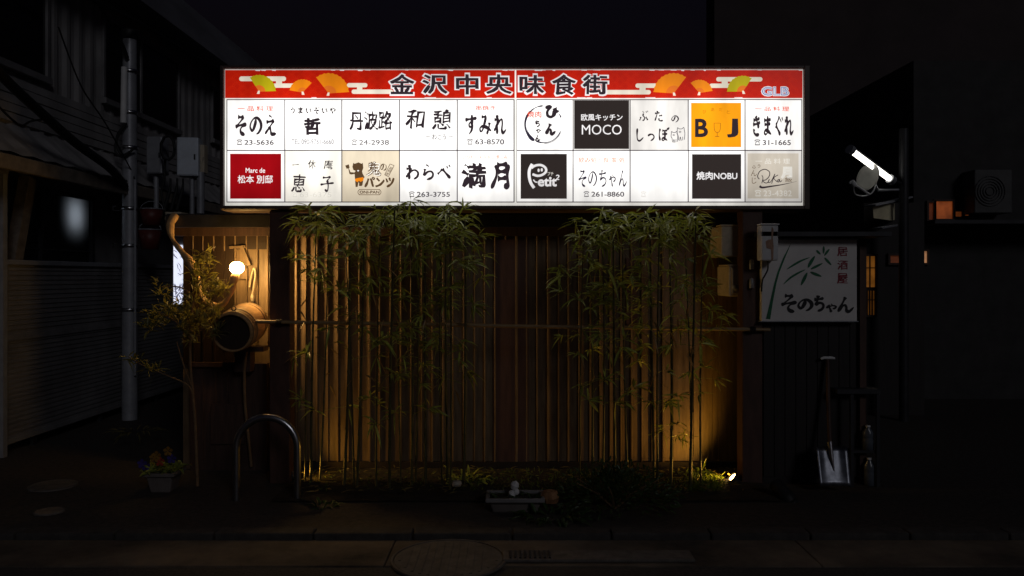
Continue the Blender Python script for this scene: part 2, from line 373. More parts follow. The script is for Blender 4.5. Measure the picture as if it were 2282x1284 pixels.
K = {
 'そ': [[(28,12),(50,13),(70,10)],[(70,10),(48,32),(22,52),(10,58)],[(10,58),(50,50),(90,45)],[(90,45),(60,56),(46,72),(54,88),(78,95)]],
 'の': [[(52,22),(46,45),(32,72),(20,74),(10,58),(18,36),(40,18),(65,18),(86,38),(88,62),(72,84),(54,92)]],
 'ち': [[(15,28),(50,26),(85,20)],[(45,4),(38,35),(25,62)],[(25,62),(50,48),(76,52),(84,68),(70,86),(40,96)]],
 'ゃ': [[(10,48),(35,38),(65,28),(88,36),(84,52),(62,60)],[(52,10),(60,24)],[(28,20),(42,60),(52,96)]],
 'ん': [[(50,8),(36,40),(12,92)],[(12,92),(30,64),(46,54),(54,66),(56,86),(70,90),(92,66)]],
 'え': [[(40,4),(60,14)],[(20,36),(50,33),(76,28)],[(76,28),(48,56),(10,92)],[(34,68),(48,62),(52,78),(60,92),(92,90)]],
 'す': [[(8,28),(50,24),(92,20)],[(56,4),(57,40),(54,58),(40,60),(36,48),(48,40),(58,52),(54,76),(34,96)]],
 'み': [[(20,14),(40,14),(54,10)],[(54,10),(42,44),(26,78),(12,80),(10,66),(28,58),(60,64),(92,80)],[(78,40),(74,66),(58,96)]],
 'れ': [[(28,5),(28,50),(28,95)],[(8,28),(28,26),(40,24)],[(40,24),(24,56),(6,80)],[(14,66),(40,38),(60,26),(66,44),(62,76),(74,88),(94,72)]],
 'き': [[(18,24),(50,22),(80,14)],[(14,44),(50,42),(86,34)],[(42,4),(56,34),(72,62)],[(26,66),(24,82),(44,94),(76,92)]],
 'ま': [[(16,24),(50,24),(84,20)],[(20,44),(50,44),(80,40)],[(52,4),(53,50),(52,80),(34,92),(20,84),(30,72),(56,76),(88,92)]],
 'ぐ': [[(62,6),(44,30),(26,48)],[(26,48),(48,70),(70,95)],[(70,18),(80,34)],[(86,10),(96,26)]],
 'わ': [[(30,5),(29,50),(28,95)],[(8,30),(28,28),(42,24)],[(42,24),(24,58),(6,82)],[(12,70),(44,44),(70,38),(90,54),(84,78),(58,94)]],
 'ら': [[(36,4),(56,16)],[(28,30),(24,50),(20,72)],[(20,72),(44,50),(70,46),(84,62),(74,84),(40,96)]],
 'べ': [[(5,62),(24,46),(38,30)],[(38,30),(60,54),(95,88)],[(68,14),(78,28)],[(84,6),(94,20)]],
 'ぶ': [[(38,10),(54,20)],[(50,28),(42,44),(58,62),(54,82),(36,90)],[(20,58),(14,78),(6,88)],[(70,60),(82,72),(90,86)],[(72,8),(80,22)],[(86,4),(94,16)]],
 'た': [[(10,26),(36,25),(58,20)],[(36,5),(28,44),(10,92)],[(54,48),(70,46),(84,44)],[(52,70),(52,86),(70,92),(92,88)]],
 'し': [[(30,6),(27,50),(32,84),(54,92),(88,68)]],
 'っ': [[(8,42),(40,28),(72,30),(90,50),(78,72),(44,90)]],
 'ぽ': [[(18,8),(10,50),(18,92)],[(38,22),(62,22),(86,20)],[(38,46),(62,46),(86,44)],[(62,22),(63,70),(52,90),(36,84),(48,72),(86,90)],[(94,4),(100,8),(94,14),(89,9),(94,4)]],
 'う': [[(34,4),(62,12)],[(20,42),(56,28),(80,42),(72,70),(44,96)]],
 'い': [[(16,18),(18,60),(34,84),(44,68)],[(70,24),(84,48),(88,72)]],
 'ぞ': [[(22,16),(40,17),(60,14)],[(60,14),(42,34),(20,52),(8,58)],[(8,58),(48,50),(88,47)],[(88,47),(58,58),(46,74),(54,88),(74,94)],[(74,10),(82,22)],[(88,4),(96,16)]],
 'や': [[(8,50),(35,38),(65,26),(90,36),(86,54),(62,62)],[(50,6),(60,20)],[(26,18),(42,60),(54,96)]],
 'ひ': [[(8,20),(40,14),(22,50),(26,82),(50,92),(70,70),(74,20)],[(74,20),(84,40),(96,58)]],
 '一': [[(4,54),(50,50),(96,46)]],
 '子': [[(20,14),(48,14),(74,8)],[(74,8),(62,22),(50,32)],[(50,30),(58,60),(52,94),(34,84)],[(4,56),(50,50),(98,46)]],
 '月': [[(34,8),(32,50),(6,98)],[(34,10),(60,8),(88,6)],[(88,6),(86,50),(90,90),(70,82)],[(40,34),(60,34),(80,32)],[(38,60),(60,60),(82,56)]],
}
def brush(s, box, m, parent, wd=11, layer=5, scales=None, gap=.06, shear=0.0):
    x0, y0, x1, y1 = box; n = len(s); cw = (x1 - x0) / n; V = []; Fc = []
    g = MB(); Y = YS - layer * .0022
    for i, ch in enumerate(s):
        k = (scales or {}).get(i, 1.0); j = 0
        for st in K[ch]:
            vs, fs = ribbon(st, 1.7 * wd / max(k, .6)); j += 1
            w_ = cw * (1 - gap) * k; h_ = (y1 - y0) * k
            g.add([(sx(x0 + cw * i + cw * gap / 2 + cw * (1 - k) * .3 + (v.x + shear * (v.y + 50)) / 100 * w_), Y - .00015 * j, sz(y1 - h_ + (-v.y) / 100 * h_)) for v in vs], fs)
    return g.build('lettering', m, parent)
def strokes(list_, m, parent, layer=5, name='lettering'):
    """list of (points in px, width px, profile)"""
    g = MB(); Y = YS - layer * .0022
    for i, (pts, wd, pf) in enumerate(list_):
        vs, fs = ribbon(pts, wd, pf); g.add([(sx(v.x), Y - .0001 * i, sz(-v.y)) for v in vs], fs)
    return g.build(name, m, parent)
def shape(polys, m, parent, layer=5, name='emblem'):
    g = MB(); Y = YS - layer * .0022
    for i, pl in enumerate(polys): g.poly([(sx(x), Y - .0001 * i, sz(y)) for x, y in pl])
    return g.build(name, m, parent)
def a1(x0, y0, x1=None, y1=None):           # zoom-1 pixels -> photo pixels
    q = .298; return (480 + x0 * q, 130 + y0 * q) + ((480 + x1 * q, 130 + y1 * q) if x1 is not None else ())
def a2(x0, y0, x1=None, y1=None):
    q = .3024; return (1130 + x0 * q, 130 + y0 * q) + ((1130 + x1 * q, 130 + y1 * q) if x1 is not None else ())
def ell(cx, cy, rx, ry, n=20, a=0, b=360): return [(cx + rx * math.cos(R(a + (b - a) * i / n)), cy - ry * math.sin(R(a + (b - a) * i / n))) for i in range(n + (b - a != 360))]
def rrect(x0, y0, x1, y1, r=None):
    r = r or (y1 - y0) / 2
    return ([(x1 - r + r * math.cos(t), y0 + r - r * math.sin(t)) for t in [i * math.pi / 12 for i in range(7)]] + [(x0 + r - r * math.sin(t), y0 + r - r * math.cos(t)) for t in [i * math.pi / 12 for i in range(7)]] +
            [(x0 + r - r * math.cos(t), y1 - r + r * math.sin(t)) for t in [i * math.pi / 12 for i in range(7)]] + [(x1 - r + r * math.sin(t), y1 - r + r * math.cos(t)) for t in [i * math.pi / 12 for i in range(7)]])

# header: waves, clouds, fans, torn edge, title, maker's letters
WAVE = backlit('backlit_wave', (.64, .020, .004))
rnd = random.Random(3)
for hp, xa, xb in ((hl, 503, 1146), (hr, 1152, 1787)):
    g = MB()
    row = 0
    for yy in range(166, 222, 9):
        xx = xa + 14 + (row % 2) * 12
        while xx < xb - 14:
            for r_ in (11, 7):
                vs, fs = ribbon([(xx + r_ * math.cos(t), yy - r_ * .8 * math.sin(t)) for t in (0, .8, 1.57, 2.34, 3.14)], .9, 'flat', 3)
                g.add([(sx(v.x), YS - 2.3 * .0022, sz(max(157, min(218, -v.y)))) for v in vs], fs)
            xx += 24
        row += 1
    g.build('wave_pattern', WAVE, hp)
def cloud(parent, rects, conv):
    shape([rrect(*conv(*q)) if q[3] - q[1] > 20 and not (len(q) > 4) else [(conv(q[0], q[1])), (conv(q[2], q[1])), (conv(q[2], q[3])), (conv(q[0], q[3]))] for q in [r[:4] if len(r) == 4 else r for r in rects]], CREAMC, parent, 3, 'cloud')
cloud(hl, [(180, 137, 530, 173), (430, 190, 620, 222), (455, 172, 500, 191)], a1)
cloud(hl, [(985, 187, 1138, 219), (1020, 235, 1330, 268), (1060, 218, 1100, 236)], a1)
cloud(hr, [(945, 187, 1120, 220), (690, 235, 1058, 268), (975, 219, 1020, 236)], a2)
cloud(hr, [(1540, 140, 1880, 173), (1490, 188, 1650, 220), (1580, 172, 1625, 189)], a2)
def fan(parent, piv, rad, a, b, m, mid):
    n = 10; out = []
    for i in range(2 * n + 1):
        t = R(a + (b - a) * i / (2 * n)); rr = rad * (1.0 if i % 2 == 0 else .965); out.append((piv[0] + rr * math.cos(t), piv[1] - rr * math.sin(t)))
    inn = [(piv[0] + rad * .3 * math.cos(R(b + (a - b) * i / n)), piv[1] - rad * .3 * math.sin(R(b + (a - b) * i / n))) for i in range(n + 1)]
    f = shape([out + inn], m, parent, 4, 'fan')
    shape([[piv] + [(piv[0] + rad * .38 * math.cos(R(a + (b - a) * i / n)), piv[1] - rad * .38 * math.sin(R(a + (b - a) * i / n))) for i in range(n + 1)]], mid, f, 4.3, 'fan_ribs')
    md = R((a + b) / 2)
    shape([[(piv[0] - 2, piv[1] - 2), (piv[0] + 2, piv[1] - 2), (piv[0] - 4 * math.cos(md) + 3, piv[1] + 5), (piv[0] - 4 * math.cos(md) - 3, piv[1] + 5)]], CREAMC, f, 4.5, 'fan_handle')
fan(hl, (578, 205), 38, 2, 123, LIME, ORANGE2); fan(hl, (675, 207), 30, 47, 170, ORANGE, ORANGE2); fan(hl, (733, 209), 46, 4, 128, ORANGE, ORANGE2)
fan(hr, (1501, 209), 46, 53, 176, ORANGE, ORANGE2); fan(hr, (1558, 208), 30, 9, 131, ORANGE, ORANGE2); fan(hr, (1655, 205), 36, 57, 180, LIME, ORANGE2)
for ch, bx_, par in [('金', a1(1303, 120, 1492, 274), hl), ('沢', a1(1545, 122, 1740, 272), hl), ('中', a1(1798, 120, 1972, 276), hl), ('央', a1(2022, 120, 2218, 272), hl),
                     ('味', a2(88, 124, 276, 270), hr), ('食', a2(328, 120, 508, 276), hr), ('街', a2(552, 122, 742, 272), hr)]:
    x0_, y0_, x1_, y1_ = bx_
    text(ch, (x0_ - 3, y0_ - 3, x1_ + 3, y1_ + 3), WHITEINK, par, 5, .075)
    text(ch, (x0_ + .5, y0_ + .5, x1_ - .5, y1_ - .5), DARKINK, par, 6, .018, .018, .004)
gx = a2(1868, 208, 2078, 284)
text('GLB', gx, WHITEINK, hr, 5, .075); text('GLB', (gx[0] + 2, gx[1] + 2, gx[2] - 2, gx[3] - 2), BLUE, hr, 6, .03); text('GLB', (gx[0] + 3.6, gx[1] + 3.6, gx[2] - 3.6, gx[3] - 3.6), WHITEINK, hr, 7, -.02)
rnd = random.Random(11)
def chip(x0, ya, x1, yb, k):
    g = MB(); g.poly([(sx(x0), YS - .009, sz(ya)), (sx(x1), YS - .009, sz(ya)), (sx(x1 - k), YS - .009, sz(yb)), (sx(x0 + k), YS - .009, sz(yb - .3))])
    g.build('paint_chip', WHITEINK, hl if x1 < 1148 else hr)
for cx_ in (575, 588, 610, 745, 760, 800, 820, 905, 1000, 1005, 1125, 1140, 1200, 1212, 1235, 1300, 1330, 1450, 1475, 1500, 1520, 1545, 1570, 1600, 1690, 1785):
    chip(cx_ - rnd.uniform(3, 10), 156.3, cx_ + rnd.uniform(3, 10), 156.5 + rnd.uniform(1, 2.6), 2)
for cx_ in (700, 960, 1292, 1312, 1450, 1640, 1090): chip(cx_ - rnd.uniform(3, 14), 217.6, cx_ + rnd.uniform(3, 14), 219, 0)

# panels
sheet(1146.6, 219, 1151, 457, 2).build('mullion', RIM, sign)
colsL = [506, 635, 762, 890.5, 1019, 1145.5]; colsR = [1150.8, 1277, 1404, 1533.5, 1660, 1786.5]; rows = [222.5, 335.5, 450.5]
def panel(c, r, m, label=None, inset=None, im=None):
    cols = colsL if c < 5 else colsR; i = c % 5
    p = sheet(cols[i] + 1.1, rows[r] + 1.1, cols[i + 1] - 1.1, rows[r + 1] - 1.1, 2).build('panel', m, sign)
    if label: p['label'] = label
    if inset: sheet(*inset, 3).build('panel_sheet', im, p)
    return p
BLACKP = mat('black_film', (.02, .016, .015), .35, 0, .2, 3, emit=(.027, .020, .018), es=1)
DRED = backlit('backlit_dark_red', (.34, .003, .006)); BEIGE = backlit('backlit_beige', (.84, .72, .54), .94); IVORY = backlit('backlit_ivory', (1, .95, .85), 1.1)
AMBER = backlit('backlit_amber', (1, .37, .003), .98); GREY = backlit('backlit_greige', (.66, .59, .49), 1.05)
OFFW = backlit('backlit_offwhite', (.97, .93, .88), .92)
L = 'white panel with black lettering'
p = panel(0, 0, WHITE, L); text('一 品 料 理', a1(170, 358, 435, 398), REDINK, p, 5, .0, .03); brush('そのえ', a1(140, 422, 470, 582), DARKINK, p, 12); text('☎ 23-5636', a1(165, 612, 440, 650), GREYINK, p, 5, .01)
p = panel(1, 0, WHITE, L); brush('うまいぞいや', a1(550, 366, 908, 418), DARKINK, p, 12, gap=.2); text('哲', a1(664, 448, 790, 576), DARKINK, p, 5, .045, .02); text('TEL 090-9761-6660', a1(572, 607, 888, 645), PALEINK, p, 5)
p = panel(2, 0, WHITE, L); text('丹波路', a1(1003, 393, 1325, 542), DARKINK, p, 5, .008, .05, .0); text('☎ 24-2938', a1(1022, 612, 1300, 650), GREYINK, p, 5)
p = panel(3, 0, WHITE, L); text('和', a1(1420, 385, 1570, 532), DARKINK, p, 5, .006, .055, 0, .12); text('憩', a1(1618, 383, 1762, 537), DARKINK, p, 5, .0, .05, 0, .08); text('ー わこう ー', a1(1575, 570, 1778, 610), GREYINK, p, 5, 0, .02)
p = panel(4, 0, WHITE, L); text('串焼き', a1(1950, 354, 2092, 392), REDINK, p, 5, 0, .03); brush('すみれ', a1(1858, 418, 2184, 578), DARKINK, p, 11); text('☎ 63-8570', a1(1885, 607, 2160, 647), GREYINK, p, 5, .01)
p = panel(0, 1, WHITE, 'dark red panel with white lettering', a1(112, 715, 493, 1051), DRED)
text('Marc de', a1(230, 822, 375, 858), WHITEINK, p, 5, .012); text('松本 別邸', a1(170, 876, 432, 937), WHITEINK, p, 5, .016)
p = panel(1, 1, IVORY, 'ivory panel with thin brushed lettering'); brush('一', a1(575, 765, 632, 830), DARKINK, p, 6); text('休', a1(695, 763, 752, 827), DARKINK, p, 5, -.008, .04, 0, .1); text('庵', a1(812, 763, 882, 832), DARKINK, p, 5, -.01, .04, 0, .1)
text('恵', a1(568, 868, 680, 1004), DARKINK, p, 5, .0, .05, 0, .15); brush('子', a1(780, 876, 895, 1002), DARKINK, p, 8); text('☎ 63-6375', a1(580, 1003, 870, 1040), GHOST, p, 4)
p = panel(2, 1, BEIGE, 'beige panel with a brown ogre figure and lettering')
# ogre silhouette, striped pants, club
def b4(x, y): return (640 + x * .2279, 320 + y * .2279)
shape([[b4(*q) for q in pl] for pl in [
    [(640, 230), (650, 190), (662, 200), (700, 186), (730, 200), (742, 190), (747, 240), (735, 275), (742, 300), (760, 330), (750, 345), (735, 330), (745, 370), (738, 410), (728, 418), (704, 416), (706, 390), (700, 378), (692, 425), (672, 428), (668, 380), (664, 330), (662, 300), (630, 305), (612, 300), (600, 245), (606, 243), (622, 282), (660, 285), (672, 270), (650, 260)],
    [(570, 218), (606, 205), (614, 240), (585, 250)]]], BROWNINK, p, 5, 'figure')
shape([[b4(*q) for q in [(664, 348), (700, 338), (748, 332), (750, 362), (736, 368), (722, 378), (705, 366), (690, 380), (668, 366)]]], ORANGE, p, 5.6, 'figure_pants')
shape([[b4(*q) for q in ell(697, 268, 9, 7, 8)]], WHITEINK, p, 5.9, 'figure_mouth')
text('鬼', a1(1128, 772, 1242, 885), BROWNINK, p, 5, .03, .06, 0, .1); text('鬼', a1(1132, 776, 1238, 881), IVORY, p, 6, -.012, .02, 0, .1); text('鬼', a1(1140, 776, 1205, 850), BROWNINK, p, 7, -.01, .03)
text('の', a1(1235, 790, 1282, 842), BROWNINK, p, 5, 0, .05); text('パンツ', a1(1115, 888, 1342, 968), BROWNINK, p, 5, .03, .06, 0, .1)
tq = [b4(*q) for q in [(1008, 202), (1048, 218), (992, 326), (955, 308)]]
strokes([([tq[0], tq[1]], 1.2, 'flat'), ([tq[1], tq[2]], 1.2, 'flat'), ([tq[2], tq[3]], 1.2, 'flat'), ([tq[3], tq[0]], 1.2, 'flat')], BROWNINK, p, 5, 'tag_outline')
text('味酒処', (859, 372, 877, 392), BROWNINK, p, 5, 0, 0, 0, 0, R(62))
strokes([(rrect(*a1(1068, 983, 1240, 1022)) + [rrect(*a1(1068, 983, 1240, 1022))[0]], 1.3, 'flat')], BROWNINK, p, 5, 'oval_outline'); text('ONI-PAN', a1(1080, 991, 1228, 1014), BROWNINK, p, 5, .03)
p = panel(3, 1, WHITE, L); brush('わらべ', a1(1415, 792, 1770, 914), DARKINK, p, 12, gap=.1); text('☎263-3755', a1(1452, 1000, 1755, 1038), GREYINK, p, 5, .01)
p = panel(4, 1, WHITE, 'white panel with two large bold brushed characters'); text('いつもの味 牛すじ 煮こみ', a1(1850, 725, 2185, 756), FADERED, p, 5, 0, .03); text('満', a1(1838, 782, 2028, 978), DARKINK, p, 5, .028, .07, .0, .05); brush('月', a1(2050, 782, 2208, 980), DARKINK, p, 14)
p = panel(5, 0, WHITE, 'white panel with lettering in a brushed ring')
cx_, cy_ = a2(270, 490); r0 = 41.5
strokes([([(cx_ + r0 * math.cos(R(a)), cy_ + r0 * math.sin(R(a))) for a in range(120, 245, 14)], 6.5, 'brush'), ([(cx_ + r0 * math.cos(R(a)), cy_ + r0 * math.sin(R(a))) for a in range(228, 272, 10)], 4, 'brush'), ([(cx_ + (r0 - 1) * math.cos(R(a)), cy_ + (r0 - 1) * math.sin(R(a))) for a in range(118, 10, -14)], 3.2, 'brush'),
         ([(cx_ + (r0 + 1) * math.cos(R(a)), cy_ + (r0 + 1) * math.sin(R(a))) for a in range(88, -20, -14)], 1.3, 'taper'), ([(cx_ + r0 * math.cos(R(a)), cy_ + r0 * math.sin(R(a))) for a in range(-22, -46, -6)], 4, 'taper'), ([(cx_ + (r0 - 3) * math.cos(R(a)), cy_ + (r0 - 3) * math.sin(R(a))) for a in range(130, 190, 12)], 2.5, 'taper')], BLUEINK, p, 5, 'brushed_ring')
text('焼肉', a2(148, 393, 253, 440), REDINK, p, 6, .012); brush('ひ', a2(270, 350, 380, 442), DARKINK, p, 20); brush('ん', a2(272, 478, 366, 568), DARKINK, p, 19); brush('ち', a2(198, 458, 247, 508), DARKINK, p, 17); brush('ゃ', a2(208, 518, 250, 556), DARKINK, p, 17); brush('ん', a2(202, 566, 250, 612), DARKINK, p, 17)
p = panel(6, 0, OFFW, 'black panel with white katakana and latin lettering', a2(494, 311, 898, 669), BLACKP); text('欧風キッチン', a2(545, 412, 850, 462), WHITEINK, p, 5, .014); text('MOCO', a2(550, 492, 843, 564), WHITEINK, p, 5, -.004)
p = panel(7, 0, OFFW, 'offwhite panel with two outlined piglets'); brush('ぶた', a2(950, 386, 1172, 470), DARKINK, p, 10, gap=.35); brush('の', a2(1203, 416, 1268, 478), DARKINK, p, 10); brush('しっぽ', a2(930, 512, 1195, 618), DARKINK, p, 10, scales={1: .72}, gap=.12)
pig = []
for ox, oy, k in ((1205, 540, .85), (1248, 512, 1.0)):
    q = lambda x, y: a2(ox + x * k, oy + y * k)
    pig += [([q(4, 22), q(6, 2), q(18, 10), q(38, 10), q(52, 0), q(56, 22), q(60, 45), q(56, 90)], 1.3, 'flat'), ([q(4, 22), q(2, 45), q(10, 60), q(14, 95)], 1.3, 'flat'), ([q(22, 98), q(26, 70), q(34, 98)], 1.3, 'flat'), ([q(44, 95), q(44, 68)], 1.2, 'flat'), ([q(16, 32), q(24, 38), q(32, 32), q(24, 28), q(16, 32)], 1.0, 'flat')]
strokes(pig, BLUEINK, p, 5, 'piglets')
p = panel(8, 0, WHITE, 'amber panel with two dark capitals and a glass', a2(1355, 330, 1723, 656), AMBER); text('B', a2(1383, 447, 1479, 584), DARKINK, p, 5, .02); text('J', a2(1618, 447, 1702, 586), DARKINK, p, 5, .03)
gl = lambda x, y: a2(x, y)
AMBINK = mat('amber_ink', (.2, .1, .02), .5, 0, .1, 8, emit=(.30, .12, .012), es=1)
strokes([([gl(1523, 480), gl(1525, 525), gl(1535, 545), gl(1546, 548), gl(1558, 545), gl(1568, 525), gl(1570, 480)], 1.2, 'flat'), ([gl(1546, 548), gl(1546, 578)], 1.2, 'flat'), ([gl(1530, 578), gl(1562, 578)], 1.4, 'flat'), ([gl(1523, 480), gl(1570, 480)], .9, 'flat')], AMBINK, p, 5, 'glass_outline')
for ch, x_, y_ in (('び', 1452, 396), ('あ', 1512, 380), ('だ', 1572, 380), ('と', 1628, 398)): text(ch, a2(x_ - 13, y_ - 13, x_ + 13, y_ + 13), mat('amber_faint', (.3, .15, .02), .5, 0, .1, 8, emit=(.55, .21, .006), es=1), p, 5)
p = panel(9, 0, WHITE, L); text('一 品 料 理', a2(1825, 357, 2075, 393), REDINK, p, 5, 0, .03); brush('きまぐれ', a2(1796, 422, 2114, 576), DARKINK, p, 12); text('☎ 31-1665', a2(1822, 603, 2088, 643), GREYINK, p, 5, .01)
p = panel(5, 1, WHITE, 'black panel with a white smiling capital', a2(100, 706, 440, 1036), BLACKP)
def b5(x, y): return (1140 + x * .1227, 320 + y * .1227)
strokes([([b5(375, 375), b5(325, 480), b5(320, 600), b5(350, 720), b5(410, 810)], 6.5, 'flat'), ([b5(360, 450), b5(430, 405), b5(530, 395), b5(610, 440), b5(625, 510), b5(560, 570), b5(470, 590), b5(380, 560)], 5.2, 'flat'), ([b5(395, 660), b5(430, 700), b5(470, 705)], 2.6, 'flat')], WHITEINK, p, 5, 'emblem')
shape([[b5(*q) for q in ell(490, 490, 20, 32, 12)]], WHITEINK, p, 5.5, 'emblem_eye'); shape([[b5(*q) for q in ell(548, 482, 20, 32, 12)]], WHITEINK, p, 5.5, 'emblem_eye')
text('etit', (*b5(475, 610), *b5(820, 785)), WHITEINK, p, 6, .04); text('2', (*b5(790, 570), *b5(868, 665)), WHITEINK, p, 6, .02, 0, 0, .15); text('プチ', (*b5(650, 520), *b5(760, 585)), GHOST, p, 6, 0)
p = panel(6, 1, WHITE, L); text('飲み処・食 事 処', a2(525, 730, 866, 772), FADERED, p, 5, 0, .03); brush('そのちゃん', a2(518, 818, 888, 952), BLUEINK, p, 7.5, scales={3: .78}, gap=.02); text('☎ 261-8860', a2(565, 984, 862, 1022), GREYINK, p, 5, .01)
p = panel(7, 1, WHITE, 'blank white panel'); text('☎', a2(985, 985, 1025, 1022), OFFW, p, 5)
p = panel(8, 1, WHITE, 'black panel with white lettering', a2(1362, 708, 1723, 1036), BLACKP); text('焼肉NOBU', a2(1394, 837, 1694, 897), WHITEINK, p, 5, .02)
p = panel(9, 1, OFFW, 'greige panel with a signed name', a2(1771, 702, 2146, 1034), GREY)
text('一 品 料 理', a2(1828, 740, 2082, 780), GHOST, p, 4, .0); text('☎ 23-4382', a2(1825, 975, 2095, 1018), GHOST, p, 4, .0); text('月', a2(2015, 800, 2100, 890), GHOST, p, 4, .1)
def b6(x, y): return (1650 + x * .1246, 320 + y * .1246)
strokes([([b6(375, 570), b6(395, 620), b6(375, 715)], 1.6, 'flat'), ([b6(330, 640), b6(300, 590), b6(340, 500), b6(430, 465), b6(510, 510), b6(505, 590), b6(440, 655), b6(390, 660), b6(430, 705), b6(480, 700), b6(510, 640)], 1.9, 'flat'), ([b6(500, 655), b6(495, 700), b6(540, 680), b6(610, 545)], 1.6, 'flat'), ([b6(610, 545), b6(550, 720)], 1.6, 'flat'), ([b6(665, 565), b6(590, 620), b6(650, 690)], 1.6, 'flat'), ([b6(690, 640), b6(650, 665), b6(670, 695), b6(690, 645), b6(700, 690), b6(735, 665)], 1.6, 'flat'),
         ([b6(335, 765), b6(385, 790), b6(520, 772), b6(700, 745), b6(850, 715), b6(995, 680)], 5.5, 'taper')], DARKINK, p, 5)
text('飯', (*b6(790, 610), *b6(915, 690)), BROWNINK, p, 5, -.01); text('らう', (*b6(205, 375), *b6(350, 460)), BROWNINK, p, 5, -.01, 0, 0, .3, R(15)); text('ん\nじ', (*b6(180, 480), *b6(285, 720)), BROWNINK, p, 5, -.015)
bpy.data.scenes.remove(tsc)

# posts carrying the sign
for i, (a, b, lab) in enumerate([(600, 645, 'brown square post under the left end of the signboard, beside the cask'), (1655, 1700, 'brown square post under the right end of the signboard, beside the painted board')]):
    g = MB(); g.box(PX(a, 6.21), PX(b, 6.21), 6.215, 6.37, 0, SZ0 - .013)
    o = bevel(g.build('sign_post', M['post'], None, (PX((a + b) / 2, 6.21), 6.29, 0)), .006); tag(o, lab, 'post', 'posts holding up the signboard')
#SPLIT
# ------------------------------------------------------------------ warm lamp, curved wood, cask, lit slim sign (left end of the front)
BY = 6.40
lp = P(528, 597, BY)
lamp = thing('wall_lamp', 'glowing warm globe bulb on a curved wooden arm above the cask', 'lamp', (lp.x, YW, lp.z))
g = MB(); g.lathe([(.0, -.058), (.022, -.055), (.04, -.043), (.052, -.022), (.056, 0), (.052, .022), (.04, .043), (.022, .055), (.001, .06)], Matrix.Translation(lp) @ Matrix.Scale(.82, 4, (0, 0, 1)) , 20)
g.build('bulb', glow('bulb_glow', (1, .58, .17), 105), lamp)
fl_ = bpy.data.lights.new('flood_beam', 'SPOT'); flo = bpy.data.objects.new('flood_beam', fl_); COL.objects.link(flo); flo.parent = lamp   # reflector bulb: throws to the right and down
fd = Vector((.86, .18, -.32)).normalized(); flo.location = lp + fd * .07 - Vector(lamp.location); flo.rotation_euler = fd.to_track_quat('-Z', 'Y').to_euler()
fl_.energy = 34; fl_.color = (1, .60, .2); fl_.spot_size = R(165); fl_.spot_blend = 1; fl_.shadow_soft_size = .05
g = MB(); pts = spline([P(392, 478, 6.45), P(380, 500, 6.42), P(384, 532, 6.4), P(404, 560, 6.38), P(425, 588, 6.36), P(440, 625, 6.35), P(447, 658, 6.35), P(465, 680, 6.34), P(492, 681, 6.33), P(510, 662, 6.33), P(517, 636, 6.34), P(524, 614, 6.37)], 6)
m_ = len(pts); g.tube(pts, [.026 + .010 * math.sin(i * .9) * .3 + .008 * math.sin(i * .33) for i in range(m_)], 10); g.build('curved_arm', M['vine'], lamp)
g = MB(); g.lathe([(.024, 0), (.03, .02), (.032, .06), (.02, .075)], axis_m(P(527, 606, 6.40), P(523, 622, 6.37)), 14); g.build('socket', M['cream'], lamp)
g = MB(); g.bar(P(538, 548, 6.665), P(556, 592, 6.665), .03, .03); g.bar(P(512, 552, 6.67), P(548, 550, 6.67), .02, .02); g.box(PX(534, 6.68), PX(552, 6.68), 6.67, YW - .001, PZ(622, 6.68), PZ(598, 6.68)); g.build('bracket', M['wood_wall'], lamp)
cb = thing('power_cord', 'pale hanging cord with an inline switch right of the glowing bulb', 'cord', P(566, 660, 6.66))
g = MB(); g.tube(spline([P(556, 640, 6.67), P(561, 612, 6.66), P(566, 598, 6.65), P(569, 612, 6.65), P(565, 640, 6.65), P(562, 658, 6.65)], 6), .007, 8); g.build('cord', M['cream'], cb)
g = MB(); g.tube([P(562, 656, 6.65), P(562, 660, 6.65), P(563, 671, 6.65), P(563, 674, 6.65)], [.008, .014, .014, .006], 10); g.build('switch', M['cream'], cb)

# sake cask lying on its side
ca, cbk = P(516, 742, 6.06), P(556, 716, 6.52)
cask = thing('wooden_cask', 'small wooden cask on its side with a dark open end, under the bulb', 'cask', (ca.x, 6.3, ca.z - .16))
Mx = axis_m(ca, cbk); Lc = (cbk - ca).length
g = MB(); prof = [(.148, 0), (.160, Lc * .25), (.164, Lc * .5), (.160, Lc * .75), (.146, Lc)]
g.lathe([(0.001, Lc)] + list(reversed(prof)) + [(.136, 0), (.136, .03)], Mx, 30); g.build('staves', M['cask'], cask)
g = MB(); g.lathe([(.136, .03), (.001, .031)], Mx, 30); g.build('cask_head', M['shed_head'], cask)
for t, r_ in ((.07, .153), (.24, .1605), (.74, .1615), (.92, .1515)):
    g = MB(); g.lathe([(r_ - .004, Lc * t), (r_ + .003, Lc * t + .002), (r_ + .003, Lc * t + .022), (r_ - .004, Lc * t + .024)], Mx, 30); g.build('hoop', M['hoop'], cask)
g = MB(); tp = ca + Vector((0.0, .05, .165)); g.tube([tp + Vector((.016 * math.cos(a * .63), 0, .016 + .016 * math.sin(a * .63))) for a in range(11)], .004, 6); g.build('ring', M['dark_metal'], cask)
g = MB(); g.tube(spline([P(553, 760, 6.5), P(545, 820, 6.52), P(546, 900, 6.55), P(552, 960, 6.58), P(560, 1040, 6.6)], 6), .012, 8)
tag(g.build('drain_hose', M['hoop'], None, P(553, 1046, 6.6)), 'thin pale hose hanging below the cask to the ground', 'hose')
g = MB(); g.box(PX(495, 6.5), PX(590, 6.5), 6.46, 6.6, PZ(783, 6.5), PZ(772, 6.5)); g.box(PX(525, 6.55), PX(560, 6.55), 6.52, 6.64, PZ(830, 6.5), PZ(783, 6.5))
tag(g.build('shelf_bracket', M['wood_dark'], None, P(540, 800, 6.55)), 'dark wooden bracket carrying the cask', 'bracket')

